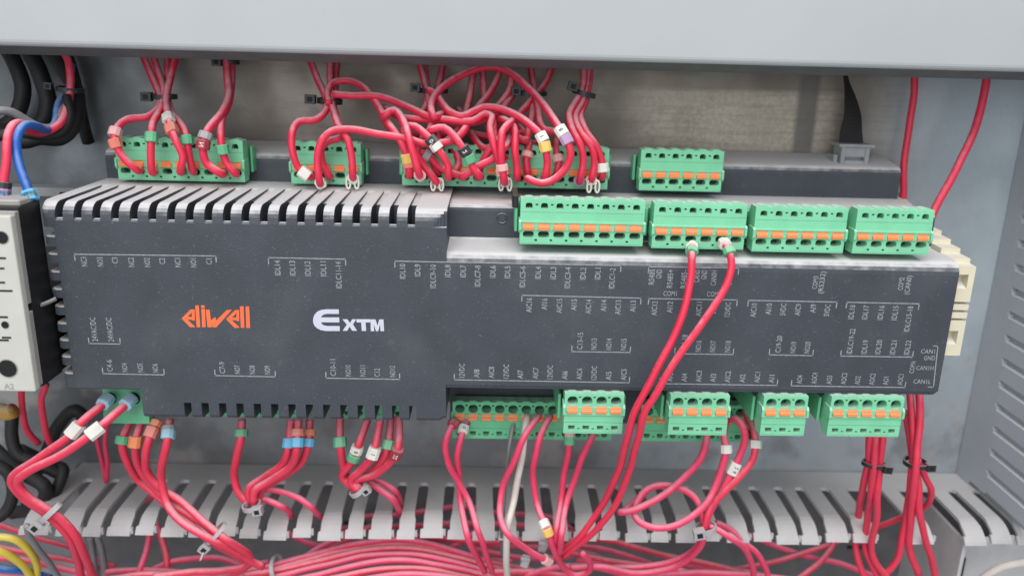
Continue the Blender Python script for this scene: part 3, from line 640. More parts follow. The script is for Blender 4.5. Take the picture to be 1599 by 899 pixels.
# --- nine way plug
wire('red wire with pink and salmon markers into the first hole of the leftmost plug', [(219, 78), (237, 119), (249, 153), (246, 168), (230, 181), (199, 186), (184, 198), (179, 216), (190, 241), (214, 266)], enter=313, marks=[(182, 206, 'pink', 3.2), (188, 221, 'salmon', 3.4)], group=G1)
wire('red wire with one green marker, second into the leftmost plug', [(235, 78), (249, 116), (255, 153), (247, 178), (238, 194), (237, 216), (237, 244), (238, 267)], L=1, enter=313, marks=[(238, 214, 'green', 3.6)], group=G1)
wire('red wire with white and salmon markers in the middle of the leftmost plug', [(277, 78), (268, 116), (260, 153), (262, 175), (265, 197), (274, 222), (285, 244), (281, 267)], L=3, enter=313, marks=[(263, 187, 'white', 3.6), (267, 204, 'salmon', 3.4)], group=G1)
wire('red wire with a green marker right of the salmon marked one', [(262, 78), (263, 119), (262, 153), (269, 178), (281, 194), (290, 212), (294, 236), (301, 267)], L=-1.5, enter=313, marks=[(290, 217, 'green', 3.4)], group=G1)
wire('red wire with a dark red marker bending left into the leftmost plug', [(353, 82), (356, 122), (356, 150), (345, 178), (323, 206), (317, 234), (324, 256), (344, 270)], L=3, r=1.45, enter=313, marks=[(321, 215, 'grey', 2.6), (320, 226, 'dkred', 3.4, 'N')], group=G1)
wire('red wire with a green marker into the last hole of the leftmost plug', [(361, 82), (362, 122), (358, 163), (347, 185), (344, 210), (347, 234), (352, 253), (366, 271)], enter=313, marks=[(346, 238, 'green', 3.4)], group=G1)
# --- five way plug
wire('red wire looping left into the first hole of the five way plug', [(480, 84), (495, 122), (509, 150), (508, 175), (492, 189), (467, 191), (455, 208), (456, 238), (468, 264), (483, 275)], L=1, enter=313, marks=[(476, 273, 'white', 4.0)], group=G1)
wire('red wire falling straight into the last hole of the five way plug', [(517, 88), (515, 128), (517, 157), (523, 178), (531, 200), (543, 216), (550, 245), (550, 276)], L=2, enter=313, marks=[(550, 283, 'white', 1.6)], group=G1)
wire('dusty pink wire behind, running down into the middle of the five way plug', [(527, 88), (524, 130), (520, 165), (528, 190), (532, 215), (512, 222), (503, 232), (505, 254), (514, 274)], L=-2, enter=313, marks=[(517, 272, 'green', 3.2)], group=G1)
wire('long red wire arching right from the five way plug towards the tangle', [(716, 170, 322), (727, 197), (708, 218), (660, 225), (644, 220), (617, 214), (582, 208), (548, 202), (517, 204), (501, 220), (495, 250), (500, 284)], L=4.5, enter=313, marks=[(502, 288, 'white', 3.4)], group=G1)
wire('red wire from the five way tie over to the first hole of the longest plug', [(514, 163), (511, 146), (520, 130), (545, 127), (566, 135), (584, 155), (602, 185), (621, 212), (632, 236), (637, 256), (638, 272)], L=4, enter=313, marks=[(633, 246, 'yellow', 3.4), (634, 254, 'salmon', 2.2)], group=G1)
wire('long wire from the five way tie level to the middle of the longest plug', [(520, 147), (552, 150), (586, 150), (617, 157), (645, 169), (670, 182), (704, 188), (738, 189), (757, 179), (768, 184), (766, 200), (772, 225), (780, 253), (787, 280)], L=7, enter=313, marks=[(783, 266, 'pink', 2.6)], group=G1)
# --- fifteen way plug
wire('red wire dropping from the tall tie to a looped white marker at the second hole', [(651, 88), (661, 122), (667, 144), (671, 163), (675, 181), (672, 203), (657, 219), (650, 236), (660, 255), (681, 284)], L=1, enter=313, marks=[(683, 287, 'white', 2.2)], group=G1)
wire('thin pale red wire just right of the one with the looped white marker', [(661, 88), (667, 132), (672, 160), (676, 182), (674, 206), (668, 222), (675, 246), (684, 268)], L=-3, enter=313, group=G1)
wire('red wire slanting into the tall tie from the upper right', [(694, 88), (687, 122), (678, 150), (677, 176), (682, 205), (690, 232)], L=-5, group=G1)
wire('big red arch rising over the tangle, with white and purple markers at its right foot', [(690, 178, 304), (678, 182), (674, 163), (687, 141), (718, 119), (750, 107), (776, 106), (803, 117), (831, 141), (857, 175), (873, 200), (886, 226), (890, 240), (886, 259), (868, 279), (846, 286), (829, 281)], L=11, r=1.4, enter=313, marks=[(877, 206, 'white', 3.8, '8'), (884, 219, 'purple', 3.4)], group=G1)
wire('red wire sweeping low then right to white and yellow markers', [(668, 140), (680, 147), (690, 160), (703, 174), (721, 181), (739, 174), (756, 167), (782, 169), (809, 181), (831, 199), (846, 216), (852, 238), (854, 259), (852, 275)], L=9, r=1.35, enter=313, marks=[(844, 216, 'white', 3.4, '1'), (850, 232, 'yellow', 3.6)], group=G1)
wire('pink wire hooking over at the left end of the longest plug, salmon marker below', [(626, 215, 312), (604, 195, 309), (602, 179), (614, 172), (630, 190), (640, 219), (648, 247), (655, 270)], L=10, enter=313, marks=[(656, 274, 'pink', 3.4)], group=G1)
wire('red wire with black and white markers at the left of the longest plug', [(626, 185), (632, 196), (648, 198), (662, 209), (675, 221), (692, 244), (700, 258), (701, 274)], L=7, enter=313, marks=[(671, 219, 'black', 3.2, '0'), (681, 230, 'white', 3.2)], group=G1)
wire('red wire with black and green markers left of the looping centre', [(664, 215, 309), (678, 202), (693, 200), (708, 213), (720, 230), (732, 248), (738, 262), (748, 275)], L=8, enter=313, marks=[(727, 238, 'black', 3.2, '2'), (733, 248, 'green', 3.0)], group=G1)
wire('straight red wire running level at mid height of the tangle', [(600, 168, 314), (626, 184), (650, 187), (673, 188), (704, 191), (740, 190), (762, 181), (781, 172), (800, 150, 322)], L=3, group=G1)
wire('red wire rising right from the sixth hole of the longest plug', [(800, 205, 318), (786, 232), (768, 250), (750, 259), (738, 268), (726, 276)], L=5, enter=313, group=G1)
wire('red wire into the seventh hole, half hidden behind the rising one', [(780, 216), (766, 232), (753, 252), (746, 274)], L=1, enter=313, group=G1)
wire('pink wire arching down to looped markers right of centre', [(806, 188, 312), (795, 192), (784, 204), (781, 234), (784, 262), (788, 282)], L=9, enter=313, marks=[(779, 262, 'pink', 2.4), (788, 284, 'white', 2.0)], group=G1)
wire('upright red wire in the middle of the longest plug', [(770, 190, 316), (790, 188), (803, 198), (804, 234), (807, 260), (807, 276)], L=5, enter=313, group=G1)
wire('dark red wire falling from under the cover into the tangle, left of three', [(742, 92), (737, 128), (732, 160), (722, 195), (704, 215), (690, 225)], L=-3, group=G1)
wire('dark red wire falling from under the cover into the tangle, middle of three', [(752, 92), (755, 120), (757, 150), (764, 178), (775, 200)], L=-4, group=G1)
wire('red wire curving left behind the big arch', [(782, 90), (778, 119), (765, 145), (748, 165), (735, 178), (715, 182)], L=-1, group=G1)
wire('red wire curving behind the right side of the big arch', [(790, 92), (797, 112), (795, 140), (784, 160), (772, 175), (771, 195), (776, 226), (790, 250)], L=0, group=G1)
wire('dark red wire dropping into the dark tie right of the big arch', [(829, 92), (830, 120), (834, 145), (832, 163), (830, 185), (826, 205), (820, 225)], L=-4, group=G1)
wire('dark red wire slanting down left through the dark tie', [(866, 96), (848, 135), (826, 163), (812, 178), (800, 195), (808, 215), (826, 220)], L=-3, group=G1)
wire('pale pink wire curling right below the dark tie', [(835, 150), (840, 172), (842, 191), (850, 203), (868, 206), (880, 218)], L=0, group=G1)
wire('left of the three dusty wires through the grey tie, purple marker at its foot', [(911, 96), (910, 132), (903, 153), (890, 181), (896, 206), (908, 228), (911, 253), (905, 280)], L=5, r=1.35, enter=313, marks=[(898, 286, 'purple', 3.0)], group=G1)
wire('middle of the three dusty wires through the grey tie, purple and white marker', [(918, 96), (917, 132), (911, 158), (899, 183), (908, 210), (923, 231), (927, 259), (924, 280)], L=3, r=1.35, enter=313, marks=[(925, 288, 'pink', 3.4)], group=G1)
wire('right of the three dusty wires through the grey tie, white marker at the last hole', [(921, 96), (920, 135), (915, 160), (906, 182), (915, 206), (931, 228), (939, 253), (940, 275)], L=1, r=1.35, enter=313, marks=[(941, 264, 'white', 3.2)], group=G1)
wire('faint red wire running level behind the tangle, lowest of those behind', [(640, 208, 317), (680, 212, 316), (720, 208, 316), (760, 214, 316), (800, 222, 316), (840, 224, 317)], group=G1)
wire('red wire looping from the left tie under the big arch into the tangle', [(668, 150), (664, 168), (650, 182), (634, 196), (630, 214), (645, 232), (668, 240), (690, 262), (720, 276)], L=0, enter=313, marks=[(668, 240, 'grey', 2.6)], group=G1)
wire('red wire dipping behind the markers between the two small loops', [(735, 205, 314), (745, 222, 311), (758, 232, 309), (776, 226, 309), (798, 214, 311), (822, 204, 314)], group=G1)
wire('pale wire passing behind the white and yellow markers', [(800, 190, 316), (818, 206, 313), (826, 226, 309), (822, 250, 306), (824, 272, 305)], enter=313, marks=[(822, 240, 'pink', 2.2)], group=G1)
wire('red wire tucked behind the arch foot with a torn pink marker', [(872, 210, 314), (868, 232, 310), (872, 256, 307), (868, 272, 306)], enter=313, marks=[(870, 246, 'pink', 2.8)], group=G1)
wire('dark red wire crossing low from the sixth hole towards the left markers', [(700, 222, 313), (712, 240, 310), (716, 258, 308), (708, 272, 306)], enter=313, group=G1)
# --- power plug and bundles below, left to right
wire('upper pink wire from the power plug with a white marker, bending at far left', [(170, 622, 281), (160, 634, 277), (128, 658, 272), (104, 683, 270), (58, 715, 270), (27, 737, 271), (19, 752, 272), (36, 776, 274), (75, 804, 274), (107, 838, 276), (122, 873, 284), (128, 906, 292)], r=1.55, enter0=287, marks=[(167, 627, 'paleblue', 4.4), (116, 673, 'white', 5.2)], group='wires from the power plug')
wire('lower pink wire from the power plug with a white marker, ending in the duct', [(205.5, 622, 281), (194, 634, 277), (162, 662, 271), (139.5, 678, 268), (92, 711, 267), (42, 738, 268), (29, 755, 270), (46, 778, 271), (88, 803, 272), (119, 839, 274), (138, 880, 283), (148, 906, 292)], r=1.55, enter0=287, marks=[(202, 626, 'paleblue', 4.4), (148, 672, 'white', 5.4)], group='wires from the power plug')
wire('left of two loose red wires hanging below the contactor', [(33, 600, 300), (34, 630, 305), (38, 655, 308), (46, 676, 312), (60, 692, 316)], df=lo_d, group='loose red wires below the contactor')
wire('right of two loose red wires hanging below the contactor', [(72, 600, 300), (66, 622, 303), (68, 654, 306), (75, 686, 310), (84, 700, 316)], df=lo_d, group='loose red wires below the contactor')
wire('faded thin wire hanging behind, left of a pair reaching the duct', [(146, 660, 322), (152, 690, 322), (160, 720, 322), (166, 752, 322)], m='w_pink', r=1.0)
wire('faded thin wire hanging behind, right of a pair reaching the duct', [(168, 650, 320), (165, 690, 320), (168, 722, 320), (167, 750, 322)], m='w_pink', r=1.0)
wire('red wire with a small green marker, first left of the four below NO5', [(205, 655), (192, 686), (198, 718), (215, 748), (245, 775), (279, 805), (313, 831), (347, 854), (377, 872), (384, 884), (360, 894), (310, 899), (270, 906)], df=lo_d, L=1, marks=[(193, 684, 'green', 3.0)], group=G2)
wire('red wire with an orange marker in the four below NO5', [(222, 655), (211, 690), (217, 730), (241, 760), (271, 786), (320, 820), (354, 846), (386, 869), (384, 884), (362, 896), (320, 906)], df=lo_d, L=3, marks=[(211, 686, 'orange', 4.2)], group=G2)
wire('red wire with salmon markers in the four below NO5', [(246, 655), (234, 681), (226, 707), (230, 737), (249, 760), (283, 782), (320, 816), (350, 839), (390, 868), (386, 884), (350, 890), (300, 892), (240, 900)], df=lo_d, L=5.5, marks=[(236, 676, 'salmon', 4.0), (243, 664, 'orange', 2.4)], group=G2)
wire('red wire with a blue marker, last right of the four below NO5', [(265, 655), (262, 684), (256, 711), (253, 748), (260, 786), (286, 816), (332, 842), (365, 858), (396, 878), (412, 884)], df=lo_d, L=7.5, marks=[(263, 680, 'paleblue', 3.4), (265, 668, 'grey', 2.4)], group=G2)
wire('single red wire with a green marker dropping below C7', [(378, 655), (377, 683), (370, 710), (365, 743), (373, 770), (390, 788)], df=lo_d, L=2, marks=[(378, 679, 'green', 2.6)], group=G2)
wire('pink topped wire with a blue marker, left of three below NO8', [(455, 655), (450, 703), (440, 726), (410, 746), (388, 763), (391, 786)], df=lo_d, L=3, marks=[(451, 694, 'blue', 3.6)], group=G2)
wire('thick red wire with a blue marker, middle of three below NO8', [(466, 655), (463, 696), (453, 730), (423, 750), (398, 766), (396, 786)], df=lo_d, L=6, r=1.5, marks=[(464, 688, 'blue', 3.4), (465, 678, 'salmon', 2.8)], group=G2)
wire('red wire with blue and orange markers, right of three below NO8', [(484, 655), (480, 696), (470, 720), (443, 743), (410, 763), (403, 786)], df=lo_d, L=1.5, marks=[(482, 690, 'blue', 3.0), (483, 678, 'orange', 2.4)], group=G2)
wire('upper faded wire leaving the tie for the duct under NO8', [(400, 772), (412, 764), (436, 766), (466, 776), (486, 791), (500, 806, 305)], df=lo_d, m='w_pink', group=G2)
wire('lower faded wire leaving the tie for the duct under NO8', [(398, 780), (413, 779), (440, 791), (455, 806, 306)], df=lo_d, L=1, m='w_pink', group=G2)
wire('red wire with a green marker, first of five below NO10', [(531, 650), (531, 696), (534, 723), (540, 742), (560, 764)], df=lo_d, L=2, marks=[(531, 688, 'green', 3.8)], group=G2)
wire('red wire with green and white markers, second of five below NO10', [(574, 655), (560, 696), (547, 726), (534, 744), (552, 762)], df=lo_d, L=4, marks=[(560, 699, 'white', 2.8, '8'), (555, 712, 'green', 3.4)], group=G2)
wire('red wire with a white marker, third of five below NO10', [(594, 655), (583, 706), (563, 733), (548, 751), (562, 768)], df=lo_d, L=7, marks=[(582, 706, 'white', 4.6, '1')], group=G2)
wire('red wire with a green marker, fourth of five below NO10', [(611, 650), (605, 700), (586, 730), (564, 745), (558, 764)], df=lo_d, L=3, marks=[(607, 692, 'green', 3.6)], group=G2)
wire('red wire with a dark red marker lettered 2, fifth below NO10', [(623, 650), (622, 696), (609, 723), (586, 741), (553, 752), (566, 768)], df=lo_d, L=6, marks=[(618, 709, 'dkred', 5.0, '22')], group=G2)
wire('faded wire leaving the tie under NO10 along the top of the duct', [(562, 758), (575, 752), (594, 764), (615, 780), (625, 800, 306)], df=lo_d, L=0, m='w_pink', group=G2)
wire('short faded wire above the one leaving the tie under NO10', [(566, 752), (585, 748), (604, 757), (616, 766), (626, 786, 308)], df=lo_d, L=-2, m='w_pink', group=G2)
wire('left of two pink wires under 12VDC, dark marker at its top', [(712, 655), (704, 668), (697, 690), (700, 723), (717, 753), (731.5, 783), (746.5, 826), (760, 866), (768, 892)], df=lo_d, L=2, marks=[(709, 661, 'dkred', 2.6)], m='w_pink', group=G2)
wire('right of two pink wires under 12VDC, white marker at its top', [(728, 652), (722, 676), (715, 706), (715, 740), (720, 786), (730, 833), (746.5, 873), (757, 892)], df=lo_d, L=0, marks=[(727, 659, 'dkred', 3.6), (724, 671, 'white', 3.2, '0')], m='w_pink', group=G2)
wire('plain white wire falling through the duct fingers', [(823, 652), (818, 686), (811, 730), (803, 780), (795, 816), (790, 859), (792, 905)], df=lo_d, L=4, m='w_white', r=1.35, enter0=296)
wire('thin grey pink wire left of the white one', [(804, 652), (796, 700), (788, 750), (785, 800), (784, 866, 300)], df=lo_d, L=-1, m='w_grey', r=.85, enter0=296)
wire('pink wire bowing left of the white wire down to a grey clip', [(839.6, 652), (820, 680), (803, 716), (785, 760), (781, 800), (793, 833), (823, 857), (858, 876)], df=lo_d, L=7, m='w_pink', enter0=296, marks=[(862, 879, 'pink', 3.8)], group=G2)
wire('pink wire right of the white one with white and yellow markers', [(858, 652), (843, 680), (835, 713), (833, 750), (840, 786), (853, 823), (864, 855), (878, 884), (898, 897), (918, 893), (921, 876), (908, 862)], df=lo_d, L=5, m='w_pink', enter0=296, marks=[(851, 817, 'white', 3.2), (855, 830, 'yellow', 3.2)], group=G2)
wire('pink wire with salmon and green markers below the AIC6 plug', [(890, 672), (888, 696), (881, 740), (876, 786), (869.5, 826), (866, 850)], df=lo_d, L=3, m='w_pink', enter0=296, marks=[(889, 682, 'pink', 2.2), (888, 690, 'green', 3.2)], group=G2)
wire('plain pink wire right of the green marked one, curving to the clip', [(926, 680), (909, 713), (896, 750), (883, 793), (878, 833), (874, 862)], df=lo_d, L=5, m='w_pink', enter0=296, group=G2)
wire('left of two long bright wires from the front plug across the lettering', [(1081, 386, 266), (1081, 400, 262), (1079, 436, 260), (1070, 481, 258), (1048, 532, 257), (1026, 574, 256), (1006, 613, 256), (991, 645, 257), (979, 686, 260), (962, 743, 268), (936, 796, 276), (906, 836, 278), (876, 862, 284)], r=1.25, m='w_top', enter0=274, marks=[(1080, 380, 'white', 3.2), (1080, 391, 'green', 2.2)], group='long wires hanging across the front of the controller')
wire('right of two long bright wires from the front plug across the lettering', [(1131, 380, 266), (1138, 392, 262), (1141, 415, 260), (1130.5, 451, 258), (1099, 503, 256), (1070, 543, 255), (1039, 587, 254), (1022, 617, 254), (1006, 643, 255), (997.5, 683, 258), (986, 726, 264), (966, 776, 270), (939, 818, 274), (912, 843, 278), (880, 868, 284)], r=1.25, m='w_top', enter0=274, marks=[(1133, 381, 'white', 3.0), (1138, 392, 'green', 2.4)], group='long wires hanging across the front of the controller')
wire('pink wire from the four way plug curling to a blunt end over the duct', [(1105, 676, 288), (1103, 690, 285), (1093, 716, 284), (1070, 743, 284), (1043, 766, 283), (1010, 786, 282), (985, 797, 281), (970, 799, 281), (978, 795, 290), (994, 780, 291), (1010, 765, 292)], m='w_pink', enter0=296, r=1.35, group='pink wires looped below the four way plug')
wire('pink wire making a round loop over the duct fingers', [(1133, 660, 290), (1131, 683, 284), (1134, 700, 282), (1129, 726, 281), (1116, 760, 280), (1099.6, 789, 278), (1073, 811, 277), (1043, 823, 277), (1016, 822, 278), (998, 812, 280), (991, 797, 284), (1006, 766, 288), (1033, 757, 288), (1066, 764, 287), (1086, 779, 285), (1096, 799, 282), (1100, 820, 280)], m='w_pink', r=1.35, marks=[(1132, 703, 'white', 3.2)], group='pink wires looped below the four way plug')
wire('pink wire bent out over the right side of the four way plug', [(1140, 655, 288), (1150, 654, 284), (1161, 668, 282), (1163, 688, 282), (1156, 710, 282), (1140, 743, 281), (1123, 773, 281), (1108, 799, 280), (1102, 822, 279)], m='w_pink', r=1.35, enter0=296, marks=[(1146, 735, 'white', 5.0, '2 6')], group='pink wires looped below the four way plug')
wire('outermost pink wire right of the four way plug with a torn white marker', [(1160, 640, 296), (1176, 672, 286), (1178, 700, 282), (1173, 720, 281), (1156, 743, 280), (1133, 765, 280), (1113, 788, 280), (1104, 808, 279), (1100, 828, 279)], r=1.35, marks=[(1178, 694, 'white', 3.0)], group='pink wires looped below the four way plug')
wire('thin black wire crossing behind the torn white marker', [(1145, 640, 298), (1160, 660, 292), (1176, 684, 288), (1186, 700, 286)], m='w_black', r=.5)
wire('pink wire running right out of the grey tie then down', [(1104, 820), (1120, 826), (1142, 840), (1163, 856), (1174, 883), (1177, 905)], df=lo_d, L=2, m='w_pink', group=G3)
wire('dark pink wire right of the one leaving the grey tie', [(1118, 815, 296), (1140, 826, 296), (1160, 845, 294), (1183, 863, 294), (1196, 885, 296), (1200, 905, 298)], m='w_pink', group=G3)
wire('pink wire sweeping left out of the grey tie, upper', [(1102, 826), (1090, 850), (1070, 866), (1040, 878), (1000, 884), (950, 886)], df=lo_d, L=-4, m='w_pink', group=G3)
wire('pink wire sweeping left out of the grey tie, lower', [(1100, 828), (1096, 848), (1075, 872), (1043, 888), (993, 893), (940, 884), (890, 885)], df=lo_d, L=1, m='w_pink', group=G3)
# right bundles
BR = 'red wires in the two tied bundles at the right'
wire('left wire of the three under the five way plug', [(1359, 672, 285), (1357, 690, 284), (1355, 726, 285), (1346, 771, 292), (1340, 800, 302), (1336, 846, 300), (1340, 873, 298), (1352, 905, 298)], r=1.35, group=BR)
wire('middle wire of the three under the five way plug', [(1368, 672, 285), (1367, 690, 283), (1365, 726, 282), (1359, 771, 286), (1355, 805, 294), (1352, 850, 296), (1362, 884, 297), (1374, 905, 298)], r=1.35, group=BR)
wire('right wire of the three under the five way plug', [(1379, 672, 285), (1378, 690, 284), (1374, 730, 284), (1370, 771, 284), (1367, 816, 288), (1361, 856, 293), (1372, 884, 295), (1388, 905, 296)], r=1.35, group=BR)
wire('red wire dropping from the controller corner through the right tie', [(1421, 606, 296), (1421, 620, 294), (1425, 658, 291), (1427, 711, 288), (1421, 756, 288), (1417, 786, 292), (1410, 831, 294), (1403, 869, 295), (1380, 896, 297), (1340, 915, 300)], r=1.35, group=BR)
wire('brightest red wire at the controller corner, rightmost of its pair', [(1434, 604, 294), (1435, 618, 292), (1437, 658, 289), (1433, 692, 287), (1431, 730, 285), (1425, 764, 286), (1422, 801, 290), (1421, 854, 294), (1434, 895, 296)], r=1.45, group=BR)
wire('red wire crossing behind the right tie and running on down right', [(1413, 640, 296), (1417, 660, 294), (1424, 711, 290), (1433, 756, 288), (1437, 801, 288), (1447, 846, 291), (1462, 905, 296)], r=1.35, group=BR)
wire('red wire hooking right below the right tie and back to the left', [(1436, 715, 292), (1442, 737, 291), (1455, 762, 292), (1451, 782, 296), (1437, 795, 302), (1400, 811, 308), (1370, 822, 312)], r=1.3, group=BR)
# top right
wire('thin red wire beside the flat black cable, dropping behind the controller', [(1430, 100, 332), (1428, 118, 332), (1425, 160, 331), (1420, 200, 330), (1414, 240, 329), (1411, 280, 328), (1409, 330, 328)], r=1.35)
wire('bright red wire slanting down to the right end of the controller', [(1541, 100, 318), (1540, 124, 318), (1534, 165, 316), (1521, 205, 314), (1497, 255, 311), (1461, 325, 308), (1450, 350, 306)], r=1.45)
# left
wire('red wire with a black and purple marker going into the contactor', [(98, 78, 322), (107, 95, 320), (110, 122, 318), (109, 147, 314), (100, 178, 308), (90, 197, 302), (70, 208, 298), (50, 206, 292), (34, 192, 284), (22, 195, 279), (13, 212, 275), (9, 247, 272), (5, 290, 270), (4, 312, 269)], r=1.4, marks=[(6, 290, 'black', 2.4), (5, 300, 'purple', 3.2), (5, 310, 'blue', 2.0)])
wire('blue wire bending down into the contactor', [(112, 100, 326), (106, 140, 322), (93, 163, 314), (87, 191, 306), (72, 202, 298), (56, 197, 288), (38, 196, 281), (28, 212, 277), (28, 240, 275), (35, 272, 272), (44, 296, 270), (50, 314, 269)], m='w_blue', r=1.45, marks=[(47, 302, 'blue', 3.4, '01'), (49, 310, 'paleblue', 2.2)])
wire('grey cable entering from the left edge above the blue wire', [(-20, 176, 296), (0, 172, 296), (19, 175, 298), (40, 188, 300), (62, 200, 302), (81, 200, 305), (92, 184, 309), (97, 160, 316)], m='w_grey', r=1.5, cat='cable', name='cable')
BK = 'black cables at the upper left'
wire('outermost left black cable curving down under the cover', [(8, 70, 334), (26, 105, 332), (37, 138, 331), (31, 169, 331), (10, 195, 331), (-25, 205, 330)], m='w_black', r=3.0, cat='cable', name='cable', group=BK)
wire('black cable curving between the outermost left one and the tied ones', [(40, 70, 332), (62, 116, 330), (74, 160, 328), (66, 191, 326), (40, 208, 325), (0, 205, 324)], m='w_black', r=3.2, cat='cable', name='cable', group=BK)
wire('thick black cable hooking left below the red wire', [(80, 70, 330), (103, 116, 326), (121, 153, 320), (115, 194, 314), (93, 216, 310), (62, 216, 306), (37, 222, 304), (0, 206, 302), (-30, 200, 300)], m='w_black', r=2.6, cat='cable', name='cable', group=BK)
wire('black cable hanging nearest the leftmost plug, its end fading down', [(100, 72, 334), (114, 120, 334), (124, 165, 334), (132, 200, 334), (138, 222, 336)], m='w_black', r=2.4, cat='cable', name='cable', group=BK)
wire('thin black cable running level under the tied cables', [(104, 150, 312), (108, 185, 308), (95, 206, 304), (70, 212, 300), (48, 210, 296), (20, 206, 294), (-20, 222, 292)], m='w_black', r=1.6, cat='cable', name='cable', group=BK)
# bottom left
wire('upper yellow wire at the bottom left corner', [(-25, 842, 276), (0, 838, 277), (22, 842, 278), (44, 857, 281), (56.5, 877, 285), (58, 910, 290)], m='w_yellow', r=1.45, group='yellow wires')
wire('lower yellow wire at the bottom left corner', [(-25, 850, 275), (0, 859, 276), (22, 870, 279), (40, 886, 283), (52, 910, 287)], m='w_yellow', r=1.45, group='yellow wires')
wire('blue wire under the yellow ones at the bottom left', [(-25, 882, 282), (0, 886, 283), (20, 889, 284), (42, 892, 287), (80, 902, 292)], m='w_blue', r=1.4)
wire('grey cable falling from the tie at the lower left', [(42, 820, 272), (44, 833, 274), (58, 855, 277), (76, 877, 282), (96, 908, 288)], m='w_grey', r=1.2, cat='cable', name='cable')
wire('left of two grey cables standing in the duct at left', [(140, 838, 312), (144, 856, 310), (146, 873, 308), (150, 910, 306)], m='w_grey', r=1.5, cat='cable', name='cable', group='grey cables standing in the duct')
wire('right of two grey cables standing in the duct at left', [(150, 836, 314), (157, 855, 310), (162, 877, 308), (165, 910, 306)], m='w_grey', r=1.5, cat='cable', name='cable', group='grey cables standing in the duct')
BC = 'black cables in the lower left corner'
for lab, pts, r in (('black cable dropping beside the loose red wires', [(20, 640, 318), (18, 680, 316), (30, 710, 314), (60, 722, 314), (95, 740, 316)], 2.6),
                    ('black cable arching under the power plug', [(60, 735, 322), (75, 700, 322), (95, 660, 322), (118, 640, 322), (135, 655, 324)], 2.6),
                    ('thick black cable along the left edge above the duct', [(-20, 720, 306), (10, 735, 306), (20, 765, 306), (8, 800, 304), (-30, 820, 300)], 2.4),
                    ('black cable lying across behind the bend of the power wires', [(-20, 690, 318), (30, 735, 312), (70, 760, 308), (60, 790, 312), (20, 800, 318)], 2.8),
                    ('black cable squeezed between bend and duct fingers', [(30, 700, 326), (80, 725, 322), (100, 735, 316), (80, 775, 312), (40, 790, 316)], 2.4)):
    wire(lab, pts, r=r, m='w_black', name='cable', cat='cable', group=BC)
tt = [U(-4, 642, 300), U(20, 648, 300)]
mb = MB(); mb.tube(smooth_path([U(-20, 640, 300), U(0, 641, 300), U(13, 644, 299), U(22, 640, 299)], 1), 3.0, 14); obj('amber_cap', mb, 'm_amber', None, tuple(tt[0]), smooth=True, label='dull amber plastic cap under the contactor at the left edge', cat='cap')
